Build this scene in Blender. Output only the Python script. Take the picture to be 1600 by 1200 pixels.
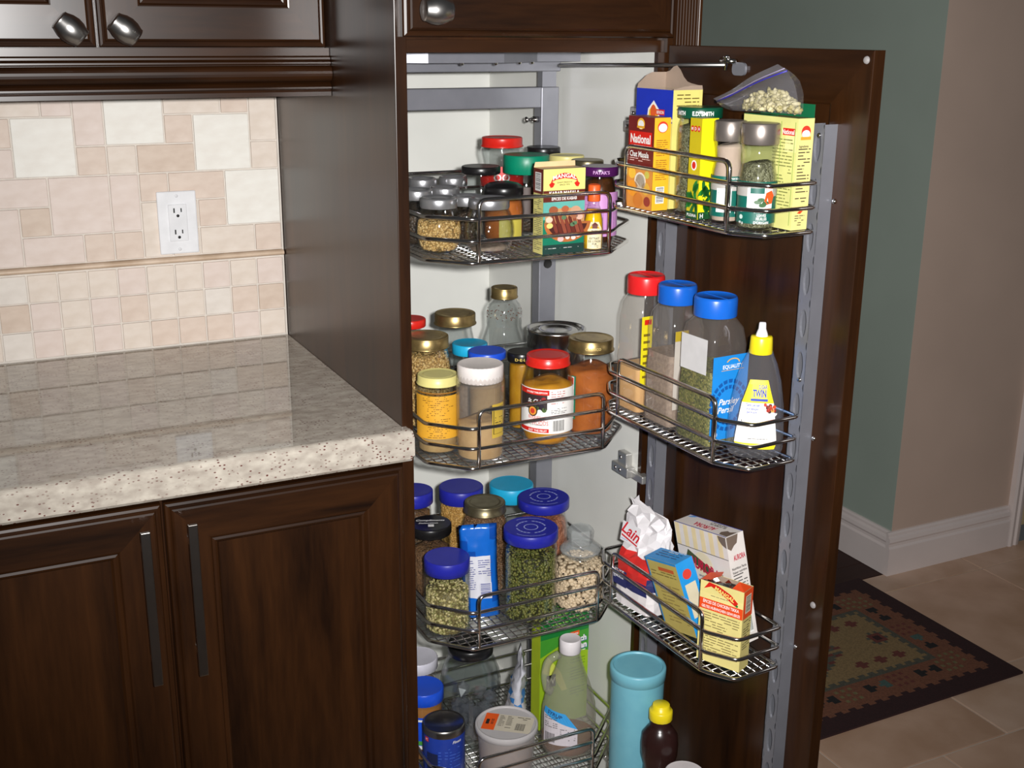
import bpy, bmesh, math, random
import numpy as np
from mathutils import Vector, Matrix
random.seed(7); np.random.seed(7)
PI = math.pi
for o in list(bpy.data.objects): bpy.data.objects.remove(o)
SC = bpy.context.scene; COL = SC.collection

# ------------------------------------------------------------------ camera, world, light, exposure
CAM = np.array([-0.5955, -2.2023, 1.4892]); FPX = 1845.35
YAW, PITCH, ROLL = [math.radians(a) for a in (26.2466, 16.7478, 0.4547)]
_f = np.array([math.sin(YAW)*math.cos(PITCH), math.cos(YAW)*math.cos(PITCH), -math.sin(PITCH)])
_r0 = np.array([math.cos(YAW), -math.sin(YAW), 0]); _u0 = np.cross(_r0, _f)
RV = math.cos(ROLL)*_r0 + math.sin(ROLL)*_u0; UV = -math.sin(ROLL)*_r0 + math.cos(ROLL)*_u0; FV = _f
cd = bpy.data.cameras.new('camera'); cam = bpy.data.objects.new('camera', cd); COL.objects.link(cam)
cd.sensor_fit = 'HORIZONTAL'; cd.sensor_width = 36; cd.lens = FPX*36/1600; cd.clip_start = .05; cd.clip_end = 50
cam.matrix_world = Matrix([[RV[i], UV[i], -FV[i], CAM[i]] for i in range(3)] + [[0, 0, 0, 1]])
SC.camera = cam
w = bpy.data.worlds.new('room_light'); SC.world = w; w.use_nodes = True
w.node_tree.nodes['Background'].inputs[0].default_value = (.95, .97, 1.0, 1)
w.node_tree.nodes['Background'].inputs[1].default_value = .035
ld = bpy.data.lights.new('flash', 'SPOT'); fl = bpy.data.objects.new('flash', ld); COL.objects.link(fl)
ld.energy = 215; ld.color = (1, .985, .97); ld.shadow_soft_size = .018; ld.spot_size = math.radians(88); ld.spot_blend = 1
fl.matrix_world = Matrix([[RV[i], UV[i], -FV[i], CAM[i] + RV[i]*.055 + UV[i]*.025] for i in range(3)] + [[0, 0, 0, 1]]) @ Matrix.Rotation(math.radians(6), 4, 'X')
SC.view_settings.view_transform = 'Standard'; SC.view_settings.look = 'None'
SC.view_settings.gamma = 1; SC.view_settings.exposure = 0; SC.view_settings.use_curve_mapping = False
try: SC.cycles.transparent_max_bounces = 40; SC.cycles.max_bounces = 10
except Exception: pass

def un(px, py, **k):                       # photo pixel -> world point on the plane x / y / z = const
    d = FV + RV*(px-800)/FPX + UV*(600-py)/FPX
    (a, v), = k.items(); i = 'xyz'.index(a)
    return CAM + d*(v-CAM[i])/d[i]
def depth(P): return float((np.asarray(P)-CAM) @ FV)
def pry(P):
    d = np.asarray(P, float)-CAM; return 600-FPX*(d@UV)/(d@FV)

# ------------------------------------------------------------------ materials
MATS = {}
def nmat(name):
    m = bpy.data.materials.new(name); m.use_nodes = True; n = m.node_tree.nodes
    return m, n, m.node_tree.links, n['Principled BSDF']
def mat(name, col, rough=.5, metal=0., col2=None, scale=40, bump=0., bscale=200, spec=.5, coat=0., alpha=None, detail=3, trans=0, stretch=(1, 1, 1)):
    if name in MATS: return MATS[name]
    m, n, l, p = nmat(name)
    p.inputs['Roughness'].default_value = rough; p.inputs['Metallic'].default_value = metal
    p.inputs['Specular IOR Level'].default_value = spec; p.inputs['Coat Weight'].default_value = coat; p.inputs['Coat Roughness'].default_value = .12
    tc = n.new('ShaderNodeTexCoord'); mp = n.new('ShaderNodeMapping'); mp.inputs['Scale'].default_value = stretch
    l.new(tc.outputs['Object'], mp.inputs[0])
    nz = n.new('ShaderNodeTexNoise'); nz.inputs['Scale'].default_value = scale; nz.inputs['Detail'].default_value = detail
    l.new(mp.outputs[0], nz.inputs['Vector'])
    mx = n.new('ShaderNodeMix'); mx.data_type = 'RGBA'
    c2 = col2 or tuple(c*.92 for c in col)
    rp = n.new('ShaderNodeMapRange'); rp.inputs[1].default_value = .35; rp.inputs[2].default_value = .65
    l.new(nz.outputs['Fac'], rp.inputs[0]); l.new(rp.outputs[0], mx.inputs[0])
    mx.inputs[6].default_value = (*col, 1); mx.inputs[7].default_value = (*c2, 1)
    l.new(mx.outputs[2], p.inputs['Base Color'])
    if bump:
        b = n.new('ShaderNodeBump'); b.inputs['Strength'].default_value = bump; b.inputs['Distance'].default_value = .002
        n2 = n.new('ShaderNodeTexNoise'); n2.inputs['Scale'].default_value = bscale; n2.inputs['Detail'].default_value = 4
        l.new(mp.outputs[0], n2.inputs['Vector']); l.new(n2.outputs['Fac'], b.inputs['Height']); l.new(b.outputs[0], p.inputs['Normal'])
    if alpha is not None: p.inputs['Alpha'].default_value = alpha
    MATS[name] = m; return m
def s2l(r, g, b):
    f = lambda c: (c/255/12.92 if c/255 <= .04045 else ((c/255+.055)/1.055)**2.4)
    return (f(r), f(g), f(b))
def paint(r, g, b, rough=.45, **k):        # printed / plastic colour from 0-255
    nm = k.pop('nm', None) or 'colour_%d_%d_%d_%d' % (r, g, b, int(rough*100))
    return mat(nm, s2l(r, g, b), rough, **k)
def wood(name, axis, dark=(.0055, .0018, .0007), light=(.048, .0165, .0043)):
    if name in MATS: return MATS[name]
    m, n, l, p = nmat(name)
    tc = n.new('ShaderNodeTexCoord'); mp = n.new('ShaderNodeMapping'); s = [16, 16, 16]; s[axis] = 1.6
    mp.inputs['Scale'].default_value = s; l.new(tc.outputs['Object'], mp.inputs[0])
    oi = n.new('ShaderNodeObjectInfo'); ml = n.new('ShaderNodeMath'); ml.operation = 'MULTIPLY'; ml.inputs[1].default_value = 9
    l.new(oi.outputs['Random'], ml.inputs[0])
    cb = n.new('ShaderNodeCombineXYZ'); [l.new(ml.outputs[0], cb.inputs[i]) for i in range(3)]
    l.new(cb.outputs[0], mp.inputs['Location'])
    a = n.new('ShaderNodeTexNoise'); a.inputs['Scale'].default_value = 1.0; a.inputs['Detail'].default_value = 8; a.inputs['Distortion'].default_value = .9
    l.new(mp.outputs[0], a.inputs['Vector'])
    b = n.new('ShaderNodeTexNoise'); b.inputs['Scale'].default_value = 9; b.inputs['Detail'].default_value = 3; l.new(mp.outputs[0], b.inputs['Vector'])
    mm = n.new('ShaderNodeMix'); mm.inputs[0].default_value = .25; l.new(a.outputs['Fac'], mm.inputs[2]); l.new(b.outputs['Fac'], mm.inputs[3])
    r = n.new('ShaderNodeValToRGB'); r.color_ramp.elements[0].position = .26; r.color_ramp.elements[1].position = .78
    r.color_ramp.elements[0].color = (*dark, 1); r.color_ramp.elements[1].color = (*light, 1)
    l.new(mm.outputs[0], r.inputs[0]); l.new(r.outputs[0], p.inputs['Base Color'])
    p.inputs['Roughness'].default_value = .33; p.inputs['Specular IOR Level'].default_value = .34
    p.inputs['Coat Weight'].default_value = .2; p.inputs['Coat Roughness'].default_value = .24
    MATS[name] = m; return m
def glass(name, tint=(.94, .95, .95), ior=1.5, rough=.045, haze=0., hcol=(.8, .8, .8)):
    if name in MATS: return MATS[name]
    m, n, l, p = nmat(name); n.remove(p); out = n['Material Output']
    t = n.new('ShaderNodeBsdfTransparent'); t.inputs[0].default_value = (*tint, 1)
    g = n.new('ShaderNodeBsdfGlossy'); g.inputs['Roughness'].default_value = rough; g.inputs[0].default_value = (1, 1, 1, 1)
    nz = n.new('ShaderNodeTexNoise'); nz.inputs['Scale'].default_value = 18; nz.inputs['Detail'].default_value = 1
    bp = n.new('ShaderNodeBump'); bp.inputs['Strength'].default_value = .12; bp.inputs['Distance'].default_value = .01
    tc = n.new('ShaderNodeTexCoord'); l.new(tc.outputs['Object'], nz.inputs['Vector']); l.new(nz.outputs['Fac'], bp.inputs['Height'])
    l.new(bp.outputs[0], g.inputs['Normal'])
    fr = n.new('ShaderNodeFresnel'); ge = n.new('ShaderNodeNewGeometry')      # thin wall: the same index seen from both sides
    mr = n.new('ShaderNodeMapRange'); mr.inputs[3].default_value = ior; mr.inputs[4].default_value = 1/ior
    l.new(ge.outputs['Backfacing'], mr.inputs[0]); l.new(mr.outputs[0], fr.inputs[0])
    mm = n.new('ShaderNodeMath'); mm.operation = 'MULTIPLY'; mm.inputs[1].default_value = .9; l.new(fr.outputs[0], mm.inputs[0])
    mx = n.new('ShaderNodeMixShader'); l.new(mm.outputs[0], mx.inputs[0]); l.new(t.outputs[0], mx.inputs[1]); l.new(g.outputs[0], mx.inputs[2])
    last = mx
    if haze:
        d = n.new('ShaderNodeBsdfDiffuse'); d.inputs[0].default_value = (*hcol, 1)
        m2 = n.new('ShaderNodeMixShader'); m2.inputs[0].default_value = haze
        l.new(mx.outputs[0], m2.inputs[1]); l.new(d.outputs[0], m2.inputs[2]); last = m2
    l.new(last.outputs[0], out.inputs[0]); MATS[name] = m; return m
def grains(name, c1, c2, c3, scale=260, rough=.55, bump=.6):
    if name in MATS: return MATS[name]
    m, n, l, p = nmat(name); p.inputs['Roughness'].default_value = rough
    tc = n.new('ShaderNodeTexCoord'); v = n.new('ShaderNodeTexVoronoi'); v.inputs['Scale'].default_value = scale
    l.new(tc.outputs['Object'], v.inputs['Vector'])
    sp = n.new('ShaderNodeSeparateColor'); l.new(v.outputs['Color'], sp.inputs[0])
    r = n.new('ShaderNodeValToRGB'); e = r.color_ramp.elements; e[0].color = (*c1, 1); e[1].color = (*c3, 1); x = e.new(.5); x.color = (*c2, 1)
    l.new(sp.outputs[0], r.inputs[0]); l.new(r.outputs[0], p.inputs['Base Color'])
    b = n.new('ShaderNodeBump'); b.inputs['Strength'].default_value = bump; b.inputs['Distance'].default_value = .003; b.invert = True
    l.new(v.outputs['Distance'], b.inputs['Height']); l.new(b.outputs[0], p.inputs['Normal'])
    MATS[name] = m; return m

WZ = wood('cherry_wood_upright_grain', 2); WX = wood('cherry_wood_cross_grain', 0); WY = wood('cherry_wood_depth_grain', 1)
CHROME = mat('chrome_wire', (.80, .78, .76), .14, 1., scale=60)
STEEL = mat('brushed_nickel', (.62, .60, .58), .30, 1., scale=300, stretch=(1, 1, 8))
GREYM = mat('grey_powder_coat', s2l(138, 139, 147), .36, .5, scale=30)
WHITEM = mat('white_melamine', s2l(226, 226, 220), .32, 0, scale=6, spec=.4)
BLACK = paint(14, 13, 14); WHITE = paint(236, 234, 230); INK = paint(40, 36, 34); DGREY = paint(70, 68, 68)
CLEAR = glass('clear_glass'); PLAST = glass('clear_plastic', (.93, .92, .91), 1.45, .06, .045, (.7, .66, .62)); FROST = glass('frosted_plastic', (.75, .73, .72), 1.4, .3, .42, (.62, .58, .57))
FILM = glass('thin_plastic_film', (.95, .95, .96), 1.5, .08, .06, (.8, .8, .85))
GOLD = mat('gold_lid', (.46, .34, .14), .33, .9, (.30, .21, .09), scale=60); 

# ------------------------------------------------------------------ mesh builder
class MB:
    def __init__(s): s.v = []; s.f = []; s.m = []; s.sm = []; s.mats = []
    def mi(s, m):
        if m is None: return 0
        if m not in s.mats: s.mats.append(m)
        return s.mats.index(m)
    def add(s, vs, fs, m=None, smooth=False):
        k = len(s.v); s.v += [tuple(map(float, q)) for q in vs]; i = s.mi(m)
        for f in fs: s.f.append(tuple(a+k for a in f)); s.m.append(i); s.sm.append(smooth)
        return s
    def box(s, x0, x1, y0, y1, z0, z1, m=None, bev=0):
        if bev:
            bm = bmesh.new(); bmesh.ops.create_cube(bm, size=1)
            for v in bm.verts: v.co = (x0 if v.co.x < 0 else x1, y0 if v.co.y < 0 else y1, z0 if v.co.z < 0 else z1)
            bmesh.ops.bevel(bm, geom=list(bm.edges), offset=bev, segments=2, affect='EDGES', profile=.5)
            bm.verts.index_update(); s.add([v.co[:] for v in bm.verts], [[v.index for v in f.verts] for f in bm.faces], m); bm.free(); return s
        return s.add([(x, y, z) for x in (x0, x1) for y in (y0, y1) for z in (z0, z1)],
            [(0, 1, 3, 2), (4, 6, 7, 5), (0, 4, 5, 1), (2, 3, 7, 6), (0, 2, 6, 4), (1, 5, 7, 3)], m)
    def lathe(s, prof, n=36, m=None, c=(0, 0, 0), rfun=None, smooth=True, sharp=True):
        # prof: [(r, z)], a None breaks the smoothing (new ring run)
        runs = [[]]
        for q in prof:
            if q is None: runs.append([runs[-1][-1]])
            else: runs[-1].append(q)
        for run in runs:
            vs = []; fs = []
            for j, (r, z) in enumerate(run):
                for i in range(n):
                    a = 2*PI*i/n; rr = rfun(r, z, a, i) if rfun else r
                    vs.append((c[0]+rr*math.sin(a), c[1]-rr*math.cos(a), c[2]+z))
            for j in range(len(run)-1):
                for i in range(n):
                    k = (i+1) % n
                    if run[j][0] < 1e-6 and run[j+1][0] < 1e-6: continue
                    if run[j][0] < 1e-6: fs.append((j*n, (j+1)*n+k, (j+1)*n+i))
                    elif run[j+1][0] < 1e-6: fs.append((j*n+i, j*n+k, (j+1)*n))
                    else: fs.append((j*n+i, j*n+k, (j+1)*n+k, (j+1)*n+i))
            s.add(vs, fs, m, smooth)
        return s
    def tube(s, pts, r, n=8, closed=False, m=None):
        P = [Vector(p) for p in pts]; N = len(P); vs = []; fs = []; ref = None
        for i in range(N):
            if closed: t = (P[(i+1) % N]-P[i-1]).normalized()
            else: t = (P[min(i+1, N-1)]-P[max(i-1, 0)]).normalized()
            if ref is None:
                ref = Vector((0, 0, 1)) if abs(t.z) < .9 else Vector((1, 0, 0))
            a = t.cross(ref)
            if a.length < 1e-4: a = t.orthogonal()
            a.normalize(); b = a.cross(t).normalized(); ref = b
            for k in range(n):
                g = 2*PI*k/n; vs.append(P[i]+a*r*math.cos(g)+b*r*math.sin(g))
        for i in range(N if closed else N-1):
            j = (i+1) % N
            for k in range(n):
                q = (k+1) % n; fs.append((i*n+k, i*n+q, j*n+q, j*n+k))
        if not closed: fs += [tuple(range(n))[::-1], tuple((N-1)*n+k for k in range(n))]
        return s.add(vs, fs, m, True)
    def prism(s, poly, axis, a0, a1, m=None, smooth=False):   # polygon in the two other axes, extruded along axis
        n = len(poly)
        def P(q, a): return (a, q[0], q[1]) if axis == 0 else (q[0], a, q[1]) if axis == 1 else (q[0], q[1], a)
        fs = [(i, (i+1) % n, n+(i+1) % n, n+i) for i in range(n)]
        s.add([P(q, a0) for q in poly]+[P(q, a1) for q in poly], fs, m, smooth)
        s.add([P(q, a0) for q in poly]+[P(q, a1) for q in poly], [tuple(range(n))[::-1], tuple(range(n, 2*n))], m)
        return s
    def mesh(s, name, default):
        me = bpy.data.meshes.new(name); me.from_pydata(s.v, [], s.f)
        ml = list(s.mats)
        if not ml: ml = [default]
        for q in ml: me.materials.append(q)
        if len(ml) > 1: me.polygons.foreach_set('material_index', s.m)
        me.polygons.foreach_set('use_smooth', s.sm)
        bm = bmesh.new(); bm.from_mesh(me); bmesh.ops.recalc_face_normals(bm, faces=bm.faces); bm.to_mesh(me); bm.free()
        me.update(); return me
def obj(name, mb, m, parent=None, loc=None, world=False, rot=None, label=None):
    me = mb.mesh(name, m) if isinstance(mb, MB) else mb
    o = bpy.data.objects.new(name, me); COL.objects.link(o)
    if parent: o.parent = parent
    if loc is not None: o.location = loc
    if world:
        q = parent; t = Vector((0, 0, 0))
        while q: t += q.location; q = q.parent
        o.location = -t
    if rot is not None: o.rotation_euler = rot
    if label: o['label'] = label
    return o
def tag(o, label, cat, group=None, kind=None):
    o['label'] = label
    if cat: o['category'] = cat
    if group: o['group'] = group
    if kind: o['kind'] = kind
    return o
def thing(name, label, cat, loc=(0, 0, 0), rz=0, group=None, rot=None):
    o = bpy.data.objects.new(name, None); COL.objects.link(o); o.location = loc; o.rotation_euler = rot or (0, 0, rz); o.empty_display_size = .03
    return tag(o, label, cat, group)
def struct(name, mb, m, label=None, cat=None):
    o = obj(name, mb, m); o['kind'] = 'structure'
    if label: o['label'] = label
    o['category'] = cat or name.split('_')[0]
    return o
def fillet(pts, r, n=4, closed=False):
    P = [Vector(p) for p in pts]; out = []; N = len(P)
    for i in range(N):
        if not closed and i in (0, N-1): out.append(P[i]); continue
        a = P[i-1]-P[i]; b = P[(i+1) % N]-P[i]; q = min(r, a.length*.45, b.length*.45); a.normalize(); b.normalize()
        A = P[i]+a*q; B = P[i]+b*q
        for k in range(n+1):
            t = k/n; out.append(A*(1-t)**2+P[i]*2*t*(1-t)+B*t*t)
    return out

# ------------------------------------------------------------------ flat print on planes and cylinders
_TC = {}
def text_geo(s, bold=0.0, shear=0.0):
    k = (s, bold, shear)
    if k in _TC: return _TC[k]
    cu = bpy.data.curves.new('lettering', 'FONT'); cu.body = s; cu.size = 1; cu.resolution_u = 2; cu.offset = bold; cu.shear = shear
    o = bpy.data.objects.new('lettering', cu); COL.objects.link(o)
    dg = bpy.context.evaluated_depsgraph_get(); me = o.evaluated_get(dg).to_mesh()
    vs = [v.co[:2] for v in me.vertices]; fs = [tuple(p.vertices) for p in me.polygons]
    o.evaluated_get(dg).to_mesh_clear(); bpy.data.objects.remove(o); bpy.data.curves.remove(cu)
    if vs:
        a = np.array(vs); a[:, 0] -= a[:, 0].min()
    else: a = np.zeros((0, 2))
    _TC[k] = (a, fs); return _TC[k]
class Print:
    def __init__(s, mb, fn, r=None): s.mb = mb; s.fn = fn; s.r = r
    def poly(s, pts, m, layer=0): 
        s.mb.add([s.fn(a, b, layer*.00018+.0003) for a, b in pts], [tuple(range(len(pts)))], m)
    def rect(s, s0, t0, s1, t1, m, layer=0):
        n = 1 if not s.r else max(1, int(abs(s1-s0)/s.r/.16)+1)
        vs = []; fs = []
        for i in range(n+1):
            a = s0+(s1-s0)*i/n; vs += [s.fn(a, t0, layer*.00018+.0003), s.fn(a, t1, layer*.00018+.0003)]
        fs = [(2*i, 2*i+2, 2*i+3, 2*i+1) for i in range(n)]
        s.mb.add(vs, fs, m, bool(s.r))
    def ell(s, cx, cy, rx, ry, m, layer=0, n=20, a0=0, a1=2*PI):
        s.poly([(cx+rx*math.cos(a0+(a1-a0)*i/n), cy+ry*math.sin(a0+(a1-a0)*i/n)) for i in range(n)], m, layer)
    def text(s, st, cx, cy, h, m, layer=1, w=None, align='c', bold=.02, shear=0, arch=0, rot=0):
        a, fs = text_geo(st, bold, shear)
        if not len(a): return
        W = a[:, 0].max() or 1; sx = sy = h/.7
        if w: sx = w/W
        c, si = math.cos(rot), math.sin(rot); out = []
        for x, y in a:
            x = x*sx - (W*sx/2 if align == 'c' else W*sx if align == 'r' else 0); y = y*sy-h/2
            if arch: y -= arch*(x/(W*sx/2))**2
            out.append(s.fn(cx+x*c-y*si, cy+x*si+y*c, layer*.00018+.0003))
        s.mb.add(out, fs, m)
    def fine(s, s0, t0, s1, t1, m, line=.0022, layer=1, fill=.85, thick=.32, seed=0):   # rows of tiny words
        rnd = random.Random(seed+int(s0*9e4)+int(t1*7e4)); t = t1
        while t-line > t0:
            x = s0; end = s0+(s1-s0)*(rnd.uniform(.55, 1) if rnd.random() < .35 else 1)
            while x < end:
                wd = min(rnd.uniform(1.2, 4.2)*line, end-x)
                if rnd.random() < fill: s.poly([(x, t-line*thick), (x+wd, t-line*thick), (x+wd, t), (x, t)], m, layer)
                x += wd+line*.45
            t -= line
    def bars(s, s0, t0, s1, t1, bg, fg, layer=1, seed=1, horiz=False):
        s.rect(s0, t0, s1, t1, bg, layer); rnd = random.Random(seed); L = (t1-t0) if horiz else (s1-s0); x = .06
        while x < .94:
            b = rnd.uniform(.012, .04)
            if horiz: s.poly([(s0+(s1-s0)*.08, t0+L*x), (s1-(s1-s0)*.08, t0+L*x), (s1-(s1-s0)*.08, t0+L*(x+b)), (s0+(s1-s0)*.08, t0+L*(x+b))], fg, layer+1)
            else: s.poly([(s0+L*x, t0+(t1-t0)*.1), (s0+L*(x+b), t0+(t1-t0)*.1), (s0+L*(x+b), t1-(t1-t0)*.08), (s0+L*x, t1-(t1-t0)*.08)], fg, layer+1)
            x += b+rnd.uniform(.012, .04)
def plane_print(mb, o, X, Y):
    o, X, Y = Vector(o), Vector(X).normalized(), Vector(Y).normalized(); N = X.cross(Y)
    return Print(mb, lambda a, b, d: o+X*a+Y*b+N*d)
def cyl_print(mb, r, a0=0):
    return Print(mb, lambda s, t, d: ((r+d)*math.sin(a0+s/r), -(r+d)*math.cos(a0+s/r), t), r)

# ------------------------------------------------------------------ the setting
TILE = [mat('marble_tile_%d' % i, s2l(*c), .5, 0, s2l(*d), scale=26, bump=.12, bscale=60, spec=.35, detail=5, stretch=(1, 1, 2)) for i, (c, d) in enumerate([
    ((224, 216, 207), (214, 205, 195)), ((218, 201, 187), (207, 188, 173)), ((223, 211, 199), (213, 199, 185)), ((232, 229, 221), (225, 220, 211)), ((212, 194, 178), (200, 180, 163)), ((221, 206, 197), (212, 195, 184))])]
GROUT = mat('grout', s2l(216, 208, 198), .7, bump=.2, bscale=300)
M = .0508; X0 = -.004; ZT = 1.0845
wb = MB().box(-1.48, .52, 0, .12, 0, 2.44); wall_back = struct('wall_back', wb, mat('wall_paint', s2l(200, 190, 178), .7), 'kitchen wall behind the counter with tumbled stone backsplash', 'wall')
obj('grout_bed', MB().box(-1.43, -.0012, -.0035, 0, .915, 1.40), GROUT, wall_back)
def tile(x0, x1, z0, z1, m, me=[{}]):
    g = .0014; e = random.uniform(0, .0007); w_, h_ = x1-x0-2*g, z1-z0-2*g
    k = (round(w_, 4), round(h_, 4), m.name)
    if k not in me[0]: 
        b = MB().box(-w_/2, w_/2, -.0045, 0, -h_/2, h_/2, bev=.0011); me[0][k] = b.mesh('tile', m)
    o = obj('tile', me[0][k], m, wall_back, loc=((x0+x1)/2, -.0036-e, (z0+z1)/2))
for r in range(3):
    for c in range(28):
        tile(X0-(c+1)*M, X0-c*M, .9175+r*M, .9175+(r+1)*M, random.choice([TILE[1], TILE[2], TILE[2], TILE[5], TILE[0], TILE[4]]))
# mixed sizes above the pencil strip: (column, row, columns, rows, tone)
UP = [(0,0,1,1,1),(1,0,2,1,2),(3,0,1,1,2),(4,0,1,2,2),(5,0,1,1,1),(6,0,1,1,1),(7,0,2,1,5),(9,0,1,2,5),
 (0,1,2,2,3),(2,1,1,1,1),(3,1,1,1,2),(5,1,1,2,5),(6,1,2,2,5),(8,1,1,1,4),(2,2,2,1,1),(4,2,1,1,1),(8,2,2,1,5),
 (0,3,1,1,2),(1,3,2,2,3),(3,3,2,1,4),(5,3,1,1,2),(6,3,1,1,1),(7,3,2,2,3),(9,3,1,1,5),
 (0,4,1,2,2),(3,4,1,1,1),(4,4,2,2,3),(6,4,1,2,5),(9,4,1,1,1),(1,5,1,1,1),(2,5,2,1,2),(7,5,1,1,5),(8,5,2,1,2),
 (10,0,2,2,3),(12,0,1,1,1),(12,1,1,1,4),(13,0,2,1,5),(13,1,1,1,2),(14,1,1,1,1),(10,2,1,1,1),(11,2,2,2,3),(13,2,2,2,5),(10,3,1,1,4),(10,4,2,2,2),(12,4,1,1,1),(12,5,1,1,2),(13,4,2,2,3),
 (15,0,1,1,1),(16,0,2,2,3),(18,0,2,1,2),(15,1,1,2,5),(18,1,1,1,1),(19,1,1,1,2),(16,2,2,1,4),(18,2,2,2,3),(15,3,1,1,1),(16,3,2,2,2),(15,4,1,1,2),(18,4,2,1,1),(15,5,2,1,5),(17,5,1,1,1),(18,5,2,1,2)]
for c, r, cw, rh, t in UP+[(c+20, r, cw, rh, t) for c, r, cw, rh, t in UP if 0 <= c < 8 and c+cw <= 9]: tile(X0-(c+cw)*M, X0-c*M, ZT+r*M, min(ZT+(r+rh)*M, 1.397), TILE[t])
prof = [(-.0035, 1.0715)]+[(-.005-.009*math.sin(PI*i/8), 1.0775-.0055*math.cos(PI*i/8)) for i in range(9)]+[(-.0035, 1.0835)]
obj('pencil_strip', MB().prism(prof, 0, -1.43, -.002, smooth=True), mat('marble_pencil', s2l(216, 194, 172), .45, 0, s2l(190, 165, 140), scale=20), wall_back)
obj('grout_joint', MB().box(-.004, -.0012, -.006, 0, .915, 1.40), GROUT, wall_back)

BEIGE = mat('beige_wall_paint', s2l(194, 171, 156), .75, bump=.05, bscale=400, scale=3)
GREEN = mat('green_wall_paint', s2l(156, 168, 157), .75, bump=.05, bscale=400, scale=3)
TRIM = mat('white_trim_paint', s2l(226, 214, 210), .35, scale=5)
struct('wall_right', MB().box(1.7435, 2.262, .095, .21, 0, 2.44).box(2.262, 3.4, .095, .21, 2.06, 2.44), BEIGE, 'beige wall facing the kitchen beside the doorway', 'wall')
struct('wall_hall', MB().box(1.743, 1.86, .0955, 3.4, 0, 2.44).box(.0, 1.86, 3.4, 3.5, 0, 2.44), GREEN, 'grey green wall of the room through the opening', 'wall')
def bb(y0): return [(y0, 0), (y0-.017, 0), (y0-.017, .082), (y0-.013, .088), (y0-.013, .096), (y0-.016, .102), (y0-.014, .112), (y0-.008, .117), (y0-.008, .124), (y0-.005, .129), (y0, .13)]
struct('baseboard_right', MB().prism(bb(.095), 0, 1.726, 2.20), TRIM, 'white moulded baseboard under the beige wall', 'baseboard')
struct('baseboard_hall', MB().prism([(x+1.648, z) for x, z in bb(.095)], 1, .0952, 3.4), TRIM, 'white moulded baseboard under the green wall', 'baseboard')
cs = [(2.204, .095), (2.204, .077), (2.212, .073), (2.222, .075), (2.228, .079), (2.234, .074), (2.244, .076), (2.252, .080), (2.256, .095)]
struct('trim_1', MB().prism(cs, 2, 0, 2.06), TRIM, 'white moulded door casing on the beige wall', 'trim')
struct('trim_2', MB().box(2.256, 2.272, .0952, .2095, 0, 2.06), TRIM, 'white door jamb beside the casing', 'trim')
d1 = struct('door_1', MB().box(2.275, 3.2, .14, .175, .022, 2.05, bev=.003), mat('cream_door_paint', s2l(196, 178, 140), .45), 'cream painted door standing in the casing', 'door')
obj('door_panel', MB().box(2.37, 3.1, .132, .14, .18, .95, bev=.004), MATS['cream_door_paint'], d1)

# floor tiles
FT = [mat('floor_tile_%d' % i, s2l(*c), .42, 0, s2l(*d), scale=7, bump=.25, bscale=30, detail=8) for i, (c, d) in enumerate([((210, 176, 152), (190, 154, 128)), ((202, 168, 144), (184, 148, 122)), ((212, 182, 160), (192, 158, 132))])]
floor = struct('floor', MB().box(-1.5, 3.3, -3.2, .0945, -.03, -.003), mat('floor_grout', s2l(205, 190, 175), .8), 'stone tiled kitchen floor', 'floor')
rows = [(.0945, 0, 2.014, .603), (0, -.416, 2.014, .404), (-.416, -.638, 1.408, .423), (-.638, -1.05, 1.62, .404), (-1.05, -1.27, 1.408, .423)]
yy = -1.27
while yy > -3.1:
    rows.append((yy, yy-.41, 1.62+random.uniform(0, .2), .404)); yy -= .41
for y1, y0, xr, pw in rows:
    x = xr
    while x < 3.3: x += pw
    while x > -1.5:
        a, b = max(x-pw, -1.5)+.0025, min(x, 3.3)-.0025
        if b-a > .03:
            t = MB().box(a-(a+b)/2, b-(a+b)/2, y0+.0025-(y0+y1)/2, y1-.0025-(y0+y1)/2, -.003, 0, bev=.001)
            obj('tile', t, random.choice(FT), floor, loc=((a+b)/2, (y0+y1)/2, 0))
        x -= pw
HARD = wood('dark_hardwood', 0, (.020, .007, .005), (.05, .017, .012)); HARD.node_tree.nodes['Principled BSDF'].inputs['Coat Weight'].default_value = 0; HARD.node_tree.nodes['Principled BSDF'].inputs['Roughness'].default_value = .6
hall = struct('floor_hall', MB().box(.0, 1.743, .0952, 3.4, -.03, -.004), HARD, 'dark hardwood floor of the room beyond the opening', 'floor')
pl = MB().box(-.871, .871, -.041, .041, -.004, -.001, bev=.0008).mesh('plank', HARD)
for i in range(16): obj('plank', pl, HARD, hall, loc=(.8715, .138+i*.0835, 0))

# ------------------------------------------------------------------ cabinets
def frame_pieces(parent, x0, x1, z0, z1, yb, prof, world=True, names=('stile', 'rail'), sub=None):
    # prof: [(inset, height in front of yb)] swept round a rectangle with mitred corners; faces -Y
    n = len(prof)
    def piece(name, A, B, m):
        vs = [A(t, h) for t, h in prof]+[B(t, h) for t, h in prof]
        fs = [(i, i+1, n+i+1, n+i) for i in range(n-1)]+[(n-1, 0, n, 2*n-1), tuple(range(n))[::-1], tuple(range(n, 2*n))]
        return obj(name, MB().add(vs, fs), m, parent, world=world)
    piece(names[0], lambda t, h: (x0+t, yb-h, z0+t), lambda t, h: (x0+t, yb-h, z1-t), WZ)
    piece(names[0], lambda t, h: (x1-t, yb-h, z0+t), lambda t, h: (x1-t, yb-h, z1-t), WZ)
    piece(names[1], lambda t, h: (x0+t, yb-h, z0+t), lambda t, h: (x1-t, yb-h, z0+t), WX)
    piece(names[1], lambda t, h: (x0+t, yb-h, z1-t), lambda t, h: (x1-t, yb-h, z1-t), WX)
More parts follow.
